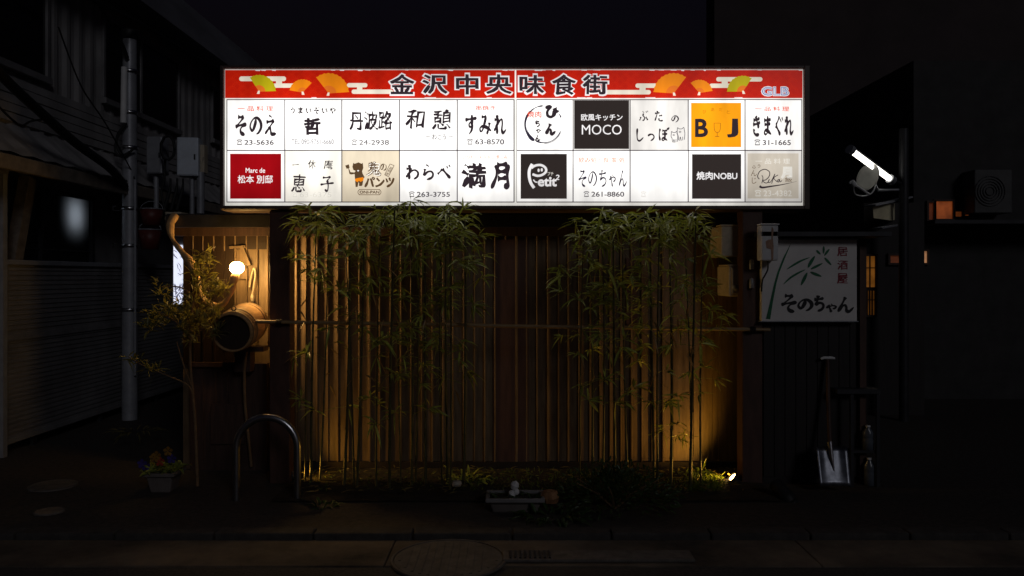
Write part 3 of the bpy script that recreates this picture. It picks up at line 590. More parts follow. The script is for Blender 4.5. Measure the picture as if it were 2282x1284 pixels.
# slim lit sign at the corner, bamboo pattern printed on it
ls = thing('slim_sign', 'tall slim white lit sign with a bamboo leaf pattern at the building corner', 'sign', P(400, 680, 6.75))
g = MB(); g.box(PX(384, 6.75), PX(415, 6.75), 6.75, 6.9, PZ(681, 6.75), PZ(524, 6.75)); bevel(g.build('case', M['grey_metal'], ls), .006)
g = MB(); g.box(PX(387, 6.745), PX(413, 6.745), 6.742, 6.7498, PZ(678, 6.745), PZ(546, 6.745)); g.build('lit_face', glow('cool_face', (.80, .84, 1), 1.05), ls)
g = MB(); rnd = random.Random(5)
for i in range(46):
    cx_, cy_ = rnd.uniform(388, 412), rnd.choice([rnd.uniform(548, 580), rnd.uniform(640, 677), rnd.uniform(560, 676)]); a = rnd.uniform(.3, 2.6); l = rnd.uniform(8, 22)
    vs, fs = ribbon([(cx_, cy_), (cx_ + l * .5 * math.cos(a), cy_ - l * .5 * math.sin(a)), (cx_ + l * math.cos(a + .2), cy_ - l * math.sin(a + .2))], rnd.uniform(1.2, 2.4), 'lens', 4)
    g.add([(PX(min(412.8, max(387.2, v.x)), 6.74), 6.739 - i * .00003, PZ(min(677.5, max(546.5, -v.y)), 6.74)) for v in vs], fs)
g.build('bamboo_print', mat('print_grey', (.05, .05, .08), .5, 0, .1, 5, emit=(.09, .09, .14), es=1), ls)

# ------------------------------------------------------------------ horizontal bamboo rail
g = MB(); pts = [P(570, 717, 6.17), P(760, 720, 6.17), P(960, 723, 6.17), P(1150, 727, 6.17), P(1290, 729, 6.17), P(1450, 731, 6.17), P(1600, 733, 6.17), P(1716, 735, 6.17)]
q = []; rr = []
for a, b in zip(pts[:-1], pts[1:]):
    for t in (0, .46, .5, .54, .96): q.append(a.lerp(b, t)); rr.append(.0165 if t in (.5,) else .014)
q.append(pts[-1]); rr.append(.014)
g.tube(q, rr, 10); rail = g.build('bamboo_rail', M['bamboo_pole'], None, P(1143, 727, 6.17)); tag(rail, 'long horizontal bamboo pole tied across both sign posts', 'rail')
for px, py in ((622, 718), (1677, 734.5)):
    g = MB()
    for k in range(4): g.tube([P(px - 5 + k * 3.4, py, 6.17) + Vector((0, .02 * math.cos(a), .02 * math.sin(a))) for a in [j * .63 for j in range(11)]], .004, 6)
    g.build('rope_tie', M['ink'], rail)

# ------------------------------------------------------------------ bamboo
def leaf_fan(g, p, rnd, n, L, dirv=None):
    for i in range(n):
        a = rnd.uniform(0, 6.28); e = rnd.uniform(-.75, .55); dv = Vector((math.cos(a) * math.cos(e), math.sin(a) * math.cos(e) * .9, math.sin(e)))
        if dirv: dv = (dv * .75 + dirv).normalized()
        g.leaf(p + Vector((rnd.uniform(-.012, .012),) * 3), dv, L * rnd.uniform(.6, 1.15), L * rnd.uniform(.10, .15), rnd.uniform(.1, .6), rnd.uniform(-1, 1))
def bamboo(px0, px1, pytop, Y, bands, label, group, seed, r=.012, dens=2.0):
    rnd = random.Random(seed); b = Vector((PX(px0, Y), Y, .005)); lean = .45 if seed % 3 == 0 else .12; t = P(px1, pytop, Y - lean)
    o = thing('bamboo_plant', label, 'bamboo', b, group)
    n = int((t.z - b.z) / .2); pts = []; rs = []
    mid = b.lerp(t, .5) + Vector((rnd.uniform(-.03, .03), rnd.uniform(-.03, .03), 0))
    def at(u): return b.lerp(mid, u * 2) .lerp(mid.lerp(t, max(0, u * 2 - 1)), 1 if u > .5 else 0) if False else (b * (1 - u) ** 2 + mid * 2 * u * (1 - u) + t * u * u)
    for i in range(n + 1):
        u = i / n; rad = r * (1 - .55 * u)
        if 0 < i < n: pts += [at(u - .006), at(u), at(u + .006)]; rs += [rad, rad * 1.35, rad]
        else: pts.append(at(u)); rs.append(rad)
    g = MB(); g.tube(pts, rs, 8); g.build('culm', M['culm'], o)
    lf = MB()
    for (pa, pb, k) in bands:
        for i in range(int(k * dens)):
            py = rnd.uniform(pa, pb); z = PZ(py, Y); u = max(.02, min(1, (z - b.z) / (t.z - b.z))); p = at(u)
            if CX + p.x * F / p.y > 1548 and py < 690: continue
            a = rnd.uniform(0, 6.28); l = rnd.uniform(.04, .2) * (1 if u < .9 else .8); dv = Vector((math.cos(a), math.sin(a) * .55, rnd.uniform(-.05, .6))).normalized()
            if p.y + dv.y * l > 6.58: dv.y = -abs(dv.y)
            e = p + dv * l; lf.tube([p, p + dv * l * .5 + Vector((0, 0, .008)), e], [.0022, .0018, .001], 4, False)
            leaf_fan(lf, e, rnd, rnd.randint(5, 10), rnd.uniform(.11, .16), dv * .6)
    for k in range(2 + seed % 2): leaf_fan(lf, at(1 - k * .03) + Vector((rnd.uniform(-.05, .05), -.02, 0)), rnd, 7, .15, Vector((rnd.uniform(-.4, .4), -.45, .1)))
    if lf.v: lf.build('foliage', M['leaf'], o)
    dl = MB()
    for k in range(4): leaf_fan(dl, at(rnd.uniform(.35, .95)) + Vector((rnd.uniform(-.06, .06), -.03, 0)), rnd, 1, .13, Vector((0, 0, -.5)))
    dl.build('dry_leaves', M['dry'], o)
    return o
TOP = (480, 560)
clumps = [
 ('in the trio beside the left brown post', [(680, 684, 486, 6.26), (693, 706, 478, 6.22), (713, 731, 474, 6.28)], [(470, 530, 10), (580, 700, 6), (790, 820, 2), (885, 915, 3)], .8),
 ('in the crossing trio right of the post-side trio', [(767, 778, 505, 6.14), (789, 768, 520, 6.1), (795, 812, 482, 6.06)], [(478, 555, 8), (560, 800, 12), (820, 860, 1)], .8),
 ('in the dense dark clump under the fourth panel column', [(838, 848, 470, 6.1), (868, 880, 466, 6.05), (893, 886, 480, 6.2), (917, 914, 478, 6.12), (926, 932, 490, 6.22), (948, 947, 500, 6.15)], [(470, 560, 8), (560, 760, 11), (760, 930, 7)], 1.0),
 ('in the thinner row left of the bare boards', [(985, 983, 470, 6.15), (998, 994, 520, 6.2), (1003, 1001, 458, 6.0), (1033, 1036, 490, 6.1)], [(480, 560, 8), (560, 720, 8), (730, 860, 3)], 1.0),
 ('in the row right of the bare boards', [(1292, 1300, 540, 6.2), (1320, 1316, 500, 6.15), (1343, 1341, 470, 6.05), (1370, 1366, 490, 6.18)], [(480, 560, 7), (560, 800, 16), (790, 900, 3)], 1.0),
 ('in the middle of the right thicket', [(1400, 1388, 480, 6.06), (1458, 1448, 478, 6.04), (1466, 1470, 500, 6.1)], [(480, 560, 9), (560, 760, 14), (760, 930, 5)], 1.0),
 ('by the right ground spotlight', [(1495, 1490, 500, 6.1), (1541, 1523, 482, 6.06), (1537, 1551, 470, 6.02), (1562, 1569, 505, 6.08)], [(475, 560, 9), (560, 780, 12), (800, 1000, 4)], 1.0)]
ORD = ['leftmost', 'second', 'third', 'fourth', 'fifth', 'sixth']
sd = 100
for ph_, stems, bands, dn in clumps:
    for i, (p0, p1, pt, Y) in enumerate(stems):
        sd += 1
        nm = ORD[i] if i == 0 else ('rightmost' if i == len(stems) - 1 else ORD[i])
        bamboo(p0, p1, pt, Y, [(max(pa, pt - 6), pb, k) for pa, pb, k in bands if pb > pt], f"{nm} slender leafy bamboo stem {ph_}", 'bamboo stems planted in front of the boards', sd, (.0125, .0085, .0105, .0075)[(sd * 7) % 4], dn * .68)

# ------------------------------------------------------------------ narrow-leaved shrub at the left corner
tb = Vector((PX(440, 6.15), 6.15, 0))
tree = thing('narrow_leaved_tree', 'small tree with narrow pale leaves growing beside the slim lit sign', 'tree', tb)
g = MB()
g.tube(spline([tb, P(436, 960, 6.15), P(430, 880, 6.15), P(424, 800, 6.13), P(427, 700, 6.12), P(440, 620, 6.1), P(436, 585, 6.1)], 6), [.013, .006], 8)
br = [[P(432, 900, 6.15), P(422, 862, 6.13), P(380, 840, 6.1), P(320, 815, 6.08), P(285, 795, 6.05)], [P(430, 868, 6.15), P(408, 810, 6.1), P(394, 762, 6.08)], [P(426, 760, 6.12), P(390, 715, 6.05), P(340, 690, 6.0)], [P(428, 700, 6.12), P(465, 680, 6.05), P(495, 645, 6.0)],
      [P(432, 660, 6.1), P(400, 640, 6.05), P(356, 640, 6.0)], [P(437, 630, 6.1), P(470, 610, 6.1), P(480, 590, 6.08)], [P(426, 740, 6.12), P(460, 730, 6.05), P(486, 715, 6.0)]]
for b_ in br: g.tube(spline(b_, 5), [.008, .003], 6)
g.build('trunk', M['bark'], tree)
lf = MB(); rnd = random.Random(21)
M['leaf_olive2'] = leafmat('narrow_leaf_greener', (.22, .2, .06), rgb2=(.07, .09, .03))  # greener leaf colour for the crown
blobs = [(452, 590, 26, 30, 26), (432, 640, 24, 40, 26), (470, 640, 20, 30, 16), (495, 642, 16, 14, 12), (400, 690, 30, 22, 24), (355, 700, 34, 26, 26), (335, 725, 24, 18, 12), (425, 720, 34, 22, 28), (465, 700, 26, 26, 26), (480, 730, 16, 20, 12), (370, 650, 22, 22, 9), (430, 755, 20, 14, 10), (300, 800, 18, 8, 8), (340, 820, 18, 8, 7), (355, 640, 10, 20, 4)]
for cx_, cy_, rx, ry, n in blobs:
    for i in range(int(n * 1.45)):
        a = rnd.uniform(0, 6.28); k = math.sqrt(rnd.random()); p = P(cx_ + rx * k * math.cos(a), cy_ + ry * k * math.sin(a), rnd.uniform(5.95, 6.22))
        if 374 < CX + p.x * F / p.y < 424 and 530 < HY - (p.z - EYE) * F / p.y < 676: continue
        d0 = Vector((rnd.uniform(-.8, .8), rnd.uniform(-.5, .3), rnd.uniform(-.2, .9)))
        for j in range(rnd.randint(2, 4)):
            dv = (d0 + Vector((rnd.uniform(-.7, .7), rnd.uniform(-.6, .6), rnd.uniform(-.6, .6)))).normalized()
            lf.leaf(p, dv, rnd.uniform(.055, .11), rnd.uniform(.011, .018), rnd.uniform(0, .4), rnd.uniform(-1, 1))
lf.build('crown', M['leaf_olive2'], tree)

# ------------------------------------------------------------------ bike rack hoop, planters, stones, small plants
Yr = 5.76; hx0, hx1 = PX(527, Yr), PX(663, Yr); rad = (hx1 - hx0) / 2; zc = PZ(930, Yr) - rad
g = MB(); pts = [(hx0, Yr, 0), (hx0, Yr, zc * .5)] + [((hx0 + hx1) / 2 - rad * math.cos(t), Yr, zc + rad * math.sin(t)) for t in [i * math.pi / 20 for i in range(21)]] + [(hx1, Yr, zc * .5), (hx1, Yr, 0)]
g.tube(pts, .026, 16); tag(g.build('hoop_barrier', M['steel'], None, ((hx0 + hx1) / 2, Yr, 0)), 'steel hoop barrier standing in front of the left brown post', 'barrier')

def planter(name, label, px0, px1, pytop, pybot, Y, m, rim, depth=.2):
    x0, x1 = PX(px0, Y), PX(px1, Y); zt_, z0 = PZ(pytop, Y), 0.0; o = thing(name, label, 'planter', ((x0 + x1) / 2, Y + depth / 2, z0))
    g = MB(); ins = .03
    vs = [(x0 + ins, Y + ins, z0), (x1 - ins, Y + ins, z0), (x1 - ins, Y + depth - ins, z0), (x0 + ins, Y + depth - ins, z0), (x0, Y, zt_), (x1, Y, zt_), (x1, Y + depth, zt_), (x0, Y + depth, zt_)]
    g.add(vs, [(3, 2, 1, 0), (0, 1, 5, 4), (1, 2, 6, 5), (2, 3, 7, 6), (3, 0, 4, 7)]); bevel(g.build('box', m, o), .012)
    g = MB(); e = .018
    for a in ((x0 - e, x1 + e, Y - e, Y + .008), (x0 - e, x1 + e, Y + depth - .008, Y + depth + e), (x0 - e, x0 + .008, Y + .008, Y + depth - .008), (x1 - .008, x1 + e, Y + .008, Y + depth - .008)): g.box(a[0], a[1], a[2], a[3], zt_ - .022, zt_ + .004)
    bevel(g.build('rim', rim, o), .004)
    g = MB(); g.box(x0 + .01, x1 - .01, Y + .01, Y + depth - .01, zt_ - .04, zt_ - .015); g.build('earth', M['soil'], o)
    return o, x0, x1, zt_
o, x0, x1, zt_ = planter('planter_box', 'white plastic planter box with pale pebbles in front of the bamboo bed', 1088, 1208, 1112, 1146, 5.42, M['pot'], mat('planter_rim', (.2, .19, .19), .5))
pl = o
for px, py, r_ in ((1141, 1101, .03), (1147, 1082, .034), (1150, 1096, .026)):
    g = MB(); c = P(px, py, 5.5); g.lathe([(.001, -r_), (r_ * .7, -r_ * .6), (r_ * .9, 0), (r_ * .62, r_ * .7), (.001, r_ * 1.05)], Matrix.Translation(c) @ Matrix.Rotation(px, 4, 'Y'), 9, False)
    g.build('white_petal', M['white'], pl)
g = MB(); rnd = random.Random(4)
for i in range(40): g.leaf((rnd.uniform(x0, x1), 5.42 + rnd.uniform(.02, .18), zt_ - .02), (rnd.uniform(-1, 1), rnd.uniform(-.6, .6), rnd.uniform(.4, 1)), rnd.uniform(.05, .12), .025, .5)
g.build('foliage', M['leaf_dark'], pl)
o, x0, x1, zt_ = planter('flower_pot', 'small pale planter with mixed pansies on the left pavement', 322, 384, 1056, 1096, 5.92, M['pot'], M['pot'], .2)
g = MB(); rnd = random.Random(9)
for i in range(130):
    p = Vector((rnd.uniform(x0, x1), 5.92 + rnd.uniform(.01, .19), zt_)); g.leaf(p, (rnd.uniform(-1, 1), rnd.uniform(-1, .6), rnd.uniform(.3, 1.4)), rnd.uniform(.05, .15), .03, .4, rnd.uniform(-1, 1))
g.build('foliage', M['leaf'], o)
pans = {'violet': mat('petal_violet', (.05, .03, .22), .6), 'yellow': mat('petal_yellow', (.26, .13, .015), .6), 'red': mat('petal_red', (.4, .05, .02), .6)}
for px, py, c in ((318, 1033, 'violet'), (326, 1038, 'violet'), (350, 1015, 'yellow'), (358, 1028, 'red'), (345, 1020, 'yellow'), (384, 1022, 'violet'), (376, 1005, 'yellow')):
    g = MB(); ctr = P(px, py, 5.93)
    for k in range(5):
        a = k * 1.2566 + .3; g.poly([ctr + Vector((0, -.004 * k, 0)), ctr + Vector((.03 * math.cos(a - .5), -.012, .03 * math.sin(a - .5))), ctr + Vector((.038 * math.cos(a), -.014, .038 * math.sin(a))), ctr + Vector((.03 * math.cos(a + .5), -.012, .03 * math.sin(a + .5)))])
    g.build('flower', pans[c], o)
def stone(px, py, Y, r_, label, m, sq=.6):
    g = MB(); c = P(px, py, Y); rnd = random.Random(px); M_ = Matrix.Translation(c) @ Matrix.Rotation(rnd.random() * 6, 4, 'Z') @ Matrix.Scale(sq, 4, (0, 0, 1)); n = 9
    prof = [(.001, -r_), (r_ * .75, -r_ * .7), (r_, -.1 * r_), (r_ * .7, r_ * .65), (.001, r_ * .8)]
    vs = [M_ @ Vector((a * math.cos(k * 6.283 / n) * rnd.uniform(.8, 1.15), a * math.sin(k * 6.283 / n) * rnd.uniform(.8, 1.1), z)) for a, z in prof for k in range(n)]
    g.add(vs, [(i * n + k, i * n + (k + 1) % n, (i + 1) * n + (k + 1) % n, (i + 1) * n + k) for i in range(4) for k in range(n)]); return tag(g.build('garden_stone', m, None, (c.x, c.y, c.z)), label, 'stone', 'stones along the planting bed')
stone(1018, 1077, 6.0, .045, 'small pale stone lying at the bed edge left of the white planter', M['stone'])
stone(655, 1052, 5.95, .012, 'tiny bright pebble chip beside the right leg of the steel hoop', M['white'])
stone(1226, 1106, 5.5, .07, 'rusty brown rounded stone just right of the white planter', M['rust'], .8)
def small_plant(name, label, px, py, Y, n, L, W, m, spread=.1, up=.7, seed=1, cat='plant', z=None):
    rnd = random.Random(seed); b = Vector((PX(px, Y), Y, PZ(py, Y) if z is None else z)); g = MB()
    for i in range(n):
        a = rnd.uniform(0, 6.28); s_ = rnd.random() ** .5 * spread; p = b + Vector((s_ * math.cos(a), s_ * math.sin(a) * .7, 0))
        g.leaf(p, (math.cos(a) * .8 + rnd.uniform(-.4, .4), math.sin(a) * .8 - .1, rnd.uniform(.1, up) * 1.4), L * rnd.uniform(.55, 1.15), W * rnd.uniform(.7, 1.2), rnd.uniform(.2, .9), rnd.uniform(-.8, .8))
    return tag(g.build(name, m, None, b), label, cat)
small_plant('fern', 'small bright green fern at the wall foot under the fifth panel column', 1040, 1070, 6.3, 46, .17, .035, M['leaf'], .14, .8, 3)
small_plant('weed_tuft', 'small weed tuft at the bed corner right of the steel hoop', 722, 1128, 5.62, 26, .12, .022, M['leaf_dark'], .07, .8, 5)
small_plant('bamboo_shoot', 'bright yellow-green young shoot lit by the right spotlight', 1558, 1052, 6.12, 8, .17, .02, M['grass'], .02, 1.6, 8)
small_plant('fallen_spray', 'low spray of narrow leaves on the ground at the grey pole foot', 305, 962, 7.6, 34, .2, .018, M['leaf_olive'], .18, .35, 12)
small_plant('potted_grass', 'dark leafy clump right of the white planter on the bed edge', 1235, 1150, 5.35, 60, .16, .03, M['leaf_dark'], .2, .7, 15)
# low rounded shrub
rnd = random.Random(31); sb = Vector((PX(1370, 5.55), 5.55, 0)); sh = thing('low_shrub', 'dark low rounded shrub between the white planter and the right spotlight', 'shrub', sb)
g = MB()
for i in range(1500):
    a = rnd.uniform(0, 6.28); u = rnd.random() ** .4; e = rnd.uniform(0, 1.5); dv = Vector((math.cos(a) * math.cos(e), math.sin(a) * math.cos(e), math.sin(e)))
    p = sb + Vector((dv.x * .46 * u, dv.y * .3 * u, .02 + dv.z * (.26 + .05 * math.sin(a * 3)) * u)); g.leaf(p, dv + Vector((rnd.uniform(-.6, .6), rnd.uniform(-.6, .6), rnd.uniform(-.3, .5))), rnd.uniform(.03, .06), rnd.uniform(.012, .022), .3, rnd.uniform(-1, 1))
g.build('foliage', M['leaf_dark'], sh)
g = MB()
for i in range(7): a = i * .9; g.tube([sb + Vector((0, 0, 0)), sb + Vector((.15 * math.cos(a), .1 * math.sin(a), .12)), sb + Vector((.3 * math.cos(a), .2 * math.sin(a), .2))], [.008, .003], 5)
g.build('stems', M['bark'], sh)
# ground cover
g = MB(); rnd = random.Random(41)
for i in range(2600):
    if i < 900: px, Y = rnd.gauss(1578, 26), rnd.uniform(5.95, 6.4)
    else: px, Y = rnd.uniform(680, 1640), rnd.uniform(5.95, 6.6)
    if not 665 < px < 1606 or (px < 1000 and i % 4): continue
    b = Vector((PX(px, Y), Y, .005)); dense = i < 700
    g.leaf(b, (rnd.uniform(-1, 1), rnd.uniform(-1, 1), rnd.uniform(.3, 1.5)), rnd.uniform(.04, .11 if dense else .08), rnd.uniform(.005, .011), rnd.uniform(.1, .7), rnd.uniform(-1, 1))
stuff(g.build('ground_cover', M['grass']))
g = MB()
for i in range(400):
    px, Y = rnd.uniform(665, 1660), rnd.uniform(5.75, 6.5); g.leaf((PX(px, Y), Y, .06), (rnd.uniform(-1, 1), rnd.uniform(-1, 1), .1), rnd.uniform(.04, .1), rnd.uniform(.01, .02), .1, rnd.uniform(-.4, .4))
stuff(g.build('leaf_litter', M['leaf_olive']))

# ------------------------------------------------------------------ ground spotlights
def spot(label, px, py, Y, dirv, power, size, r_=.046, lens=30.0, blend=.6, beam=None):
    c = P(px, py, Y); d_ = Vector(dirv).normalized(); o = thing('ground_spotlight', label, 'spotlight', (c.x, c.y, 0.03), 'garden spotlights')
    Mx = axis_m(c, c + d_)
    g = MB(); g.lathe([(.001, -.1), (r_ * .6, -.1), (r_ * .8, -.07), (r_, -.02), (r_ + .004, .0), (r_ + .004, .012), (r_ - .003, .012), (r_ - .004, -.004)], Mx, 24); g.build('head', M['dark_metal'], o)
    g = MB(); g.lathe([(r_ - .0045, -.003), (.001, -.002)], Mx, 24); g.build('lens', glow('spot_glow', (1, .62, .22), lens), o)
    g = MB(); g.tube([c - d_ * .07, Vector((c.x - d_.x * .05, c.y, c.z - .05)), Vector((c.x - d_.x * .05, c.y, .0))], .008, 8); g.build('spike', M['dark_metal'], o)
    l = bpy.data.lights.new('spot_beam', 'SPOT'); lo = bpy.data.objects.new('spot_beam', l); COL.objects.link(lo); lo.parent = o
    lo.location = c + d_ * .02 - Vector(o.location); lo.rotation_euler = Vector(beam or dirv).to_track_quat('-Z', 'Y').to_euler()
    l.energy = power; l.color = (1, .50, .055); l.spot_size = R(size); l.spot_blend = blend; l.shadow_soft_size = .03
    return o
spot('lit garden spotlight at the right end of the bamboo bed aimed up left', 1632, 1065, 6.27, (-.66, -.02, .62), 14.0, 125, beam=(-.72, .24, .55))
spot('lit garden spotlight low behind the right leg of the steel hoop', 652, 1060, 6.3, (.82, .22, .42), 5.0, 120, .03, 14)
# ------------------------------------------------------------------ left building (runs back along the lane)
XW = -4.75; XU = -4.6
lb = thing('grey_sided_building', 'two storey grey sided building with dark windows along the left lane', 'building', (XU, 11, 0))
def wp(px): return XU * F / (px - CX)            # depth where a photo column meets the upper wall
g = MB(); n = 260; ys = [5.0 + 15.0 * i / n for i in range(n + 1)]; pr = [XU - (.022 if i % 4 in (0, 1) else 0) for i in range(n + 1)]
vs = [(pr[i], ys[i], z) for i in range(n + 1) for z in (2.62, 4.95)]
g.add(vs, [(2 * i, 2 * i + 1, 2 * i + 3, 2 * i + 2) for i in range(n)]); g.build('upper_wall', M['siding'], lb)
g = MB(); wy0, wy1 = XW * F / (36 - CX), XW * F / (196 - CX); wz0, wz1 = 1.72, 2.44
g.box(XW - 4, XW, 5.0, wy0, 0, 2.64); g.box(XW - 4, XW, wy1, 20, 0, 2.64); g.box(XW - 4, XW, wy0, wy1, 0, wz0); g.box(XW - 4, XW, wy0, wy1, wz1, 2.64); g.box(XW - 4, XW - .6, wy0, wy1, wz0, wz1); g.box(XW - 4, XU - .04, 5.0, 20, 2.64, 4.95); g.build('wall', M['siding_low'], lb)
g = MB(); n = 90
vs = [(XU + (.0 if k == 0 else .36) - .0, 5 + 15 * i / n, (2.98 if k == 0 else 2.64) + (.018 if i % 2 else 0)) for i in range(n + 1) for k in (0, 1)]
g.add(vs, [(2 * i, 2 * i + 1, 2 * i + 3, 2 * i + 2) for i in range(n)]); g.build('lean_to_roof', M['siding'], lb)
g = MB(); g.box(XU + .30, XU + .36, 5.0, 20, 2.50, 2.63); bevel(g.build('eave_beam', M['concrete'], lb), .008)
g = MB(); g.box(XU - .01, XU + .36, 5.0, 20, 4.78, 4.83); g.box(XU + .33, XU + .40, 5.0, 20, 4.72, 5.12); g.box(XU - 4, XU + .38, 5, 20, 5.08, 5.14)
g.build('roof_fascia', mat('fascia_paint', (.2, .2, .23), .6, 0, .3, 3, (1, .2, 1)), lb)
def window(y0, y1, z0, z1, x, mull=()):
    f = .05; g = MB()
    g.box(x - .01, x + .035, y0 - f, y1 + f, z1, z1 + f); g.box(x - .01, x + .06, y0 - f, y1 + f, z0 - f * 1.3, z0)
    g.box(x - .01, x + .035, y0 - f, y0, z0, z1); g.box(x - .01, x + .035, y1, y1 + f, z0, z1)
    for m_ in mull: g.box(x - .01, x + .025, m_ - .025, m_ + .025, z0, z1)
    w_ = g.build('window', M['siding_low'], lb); bevel(w_, .004)
    g = MB(); g.box(x - .005, x + .012, y0, y1, z0, z1); g.build('pane', M['glass_dark'], w_); return w_
window(6.2, wp(98), 3.55, 4.65, XU); window(wp(230), wp(394), 3.6, 4.5, XU, (wp(312),)); window(wp(472), 13.6, 3.7, 4.45, XU)
# horizontal boards strip under the upper windows
g = MB()
for i in range(5): z = 3.02 + i * .085; g.box(XU - .02, XU + .012 + .006 * (i % 2), 5, 20, z, z + .075)
g.build('board_strip', M['siding'], lb)
# lower window with an added light behind the frosted pane imitating a reflection
wy0, wy1 = XW * F / (36 - CX), XW * F / (196 - CX)
wz0, wz1 = 1.72, 2.44
g = MB(); f = .05
g.box(XW, XW + .05, wy0 - f, wy1 + f, wz1, wz1 + f); g.box(XW, XW + .05, wy0 - f, wy0, wz0, wz1); g.box(XW, XW + .05, wy1, wy1 + f, wz0, wz1); g.box(XW, XW + .03, wy0, wy1, 1.86, 1.88); g.box(XW, XW + .05, (wy0 + wy1) / 2 - .32, (wy0 + wy1) / 2 - .29, wz0, wz1)
wl = g.build('window', M['dark_metal'], lb)
fro = bpy.data.materials.new('frosted_glass'); fro.use_nodes = True; nt = fro.node_tree; b_ = nt.nodes['Principled BSDF']; b_.inputs['Base Color'].default_value = (.02, .02, .022, 1); b_.inputs['Roughness'].default_value = .35
tl = nt.nodes.new('ShaderNodeBsdfTranslucent'); tl.inputs[0].default_value = (.55, .58, .62, 1); ms = nt.nodes.new('ShaderNodeMixShader'); ms.inputs[0].default_value = .6
nt.links.new(b_.outputs[0], ms.inputs[1]); nt.links.new(tl.outputs[0], ms.inputs[2]); nt.links.new(ms.outputs[0], nt.nodes['Material Output'].inputs[0])
g = MB(); g.poly([(XW + .012, wy0, wz0), (XW + .012, wy1, wz0), (XW + .012, wy1, wz1), (XW + .012, wy0, wz1)]); g.build('pane', fro, wl)
yl = XW * F / (166 - CX)
lw = bpy.data.lights.new('reflection_light', 'AREA'); lwo = bpy.data.objects.new('reflection_light', lw); COL.objects.link(lwo); lwo.parent = wl
lw.shape = 'SQUARE'; lw.size = .24; lw.energy = .14; lw.color = (.85, .92, 1); lw.spread = R(110)
lwo.location = Vector((XW - .17, yl, 2.26)) - Vector(lb.location); lwo.rotation_euler = (0, R(-90), 0)
# the added light sits in a shallow recess of the wall behind the glass
# sloping brace and end pillar
g = MB(); g.bar((XW + .18, XU * F / (55 - CX), 2.52), (XW + .18, XU * F / (22 - CX), 1.72), .10, .12); g.build('brace', M['conc_dark'], lb)
# metal panel fence in front of the lower storey
XP = -4.5
pf = thing('metal_panel_fence', 'dark ribbed metal panel fence standing along the left lane', 'fence', (XP, 8, 0))
y0, y1 = XP * F / (9 - CX), 11.8
g = MB(); k = 0; z = .14
while z < 1.70:
    big = abs(z - 1.02) < .025
    g.box(XP - .012, XP + (.0 if k % 2 else .009) + (.02 if big else 0), y0, y1, z, z + (.05 if big else .021)); z += .05 if big else .0225; k += 1
g.box(XP - .02, XP + .02, y0, y1, .10, .14); g.build('panel', M['siding_low'], pf)
g = MB(); g.box(XP - .02, XP + .03, y0, y1, 1.70, 1.745); bevel(g.build('cap_rail', M['grey_metal'], pf), .005)
for yy in (y0 - .03, y0 + .5, 8.9, 10.3, 11.75):
    g = MB(); g.box(XP - .05, XP + (.03 if yy < y0 else -.021), yy - .03, yy + .03, 0, 1.745 if yy > y0 else 2.5); g.build('fence_post', M['grey_metal'] if yy < y0 else M['dark_metal'], pf)

# grey pole with conduit, clamps, cables
YP = 9.0
pole = thing('utility_pole', 'tall grey metal pole with clamps and pale conduit beside the left building', 'pole', (PX(289, YP), YP, 0))
pxx = PX(289, YP)
g = MB(); g.tube([(pxx, YP, 0), (pxx, YP, 2.2), (pxx, YP, 4.3)], [.083, .08, .072], 20); g.build('shaft', M['grey_metal'], pole)
g = MB(); g.tube([(PX(277, 8.92), 8.9, PZ(274, 8.9)), (PX(279, 8.92), 8.9, PZ(150, 8.9))], .033, 12); g.build('conduit', M['white'], pole)
g = MB(); g.tube([(PX(301, 8.93), 8.93, .5), (PX(301, 8.93), 8.93, PZ(400, 8.93))], .014, 8); g.build('side_pipe', M['grey_metal'], pole)
for py in (465, 548, 252, 160, 330, 690):
    z = PZ(py, YP); g = MB(); g.lathe([(.082, -.02), (.09, -.018), (.09, .018), (.082, .02)], Matrix.Translation((pxx, YP, z)), 20)
    if py in (465, 548): g.box(pxx - .17, pxx - .09, YP - .05, YP - .035, z - .03, z - .02); g.box(pxx - .17, pxx - .155, YP - .05, YP - .035, z - .03, z + .03); g.box(pxx - .17, pxx - .12, YP - .05, YP - .035, z + .02, z + .03)
    g.build('clamp', M['steel'], pole)
g = MB(); g.lathe([(.001, .03), (.08, .02), (.085, 0), (.085, -.08), (.074, -.09)], Matrix.Translation((pxx, YP, 4.32)), 20); g.build('cap', M['black'], pole)
def cable(label, pts, r_, Ys=8.9, n=8):
    pts = [P(a, b, c) for a, b, c in pts]; return tag((lambda g: g.build('cable', M['black'], None, pts[-1]))(MB().tube(spline(pts, n), r_, 8)), label, 'cable', 'cables at the grey pole')
cable('thick black cable bundle sagging from the upper left frame edge to the grey pole', [(-40, 120, 6.2), (20, 185, 6.6), (90, 250, 7.05), (170, 320, 7.6), (245, 375, 8.3), (278, 415, 8.85)], .042)
cable('black cable crossing the upper left windows down to the pole top', [(200, -20, 8.0), (222, 12, 8.2), (250, 60, 8.6), (272, 100, 8.8), (284, 130, 8.9)], .022)
cable('long black service cable along the left roof fascia', [(180, -10, 7.6), (240, 16, 8.2), (330, 62, 9.1), (440, 130, 10.5), (500, 156, 11.5)], .018)
cable('thin wire hanging from the upper left to the grey pole middle', [(130, 60, 7.4), (180, 190, 7.75), (235, 275, 8.2), (290, 375, 8.92), (300, 400, 8.92)], .007)
cable('short slack wire drooping left of the thick black bundle', [(-5, 235, 6.4), (25, 265, 6.6), (48, 280, 6.8), (70, 270, 6.95), (110, 265, 7.2)], .009)
for k, lab in enumerate(('small cable loop left of the grey pole', 'larger cable loop left of the grey pole')):
    cable(lab, [(283, 275, 8.88), (262, 300 + k * 6, 8.88), (262 - k * 5, 330 + k * 8, 8.88), (275, 345 + k * 4, 8.88), (300, 330, 8.88)], .012)

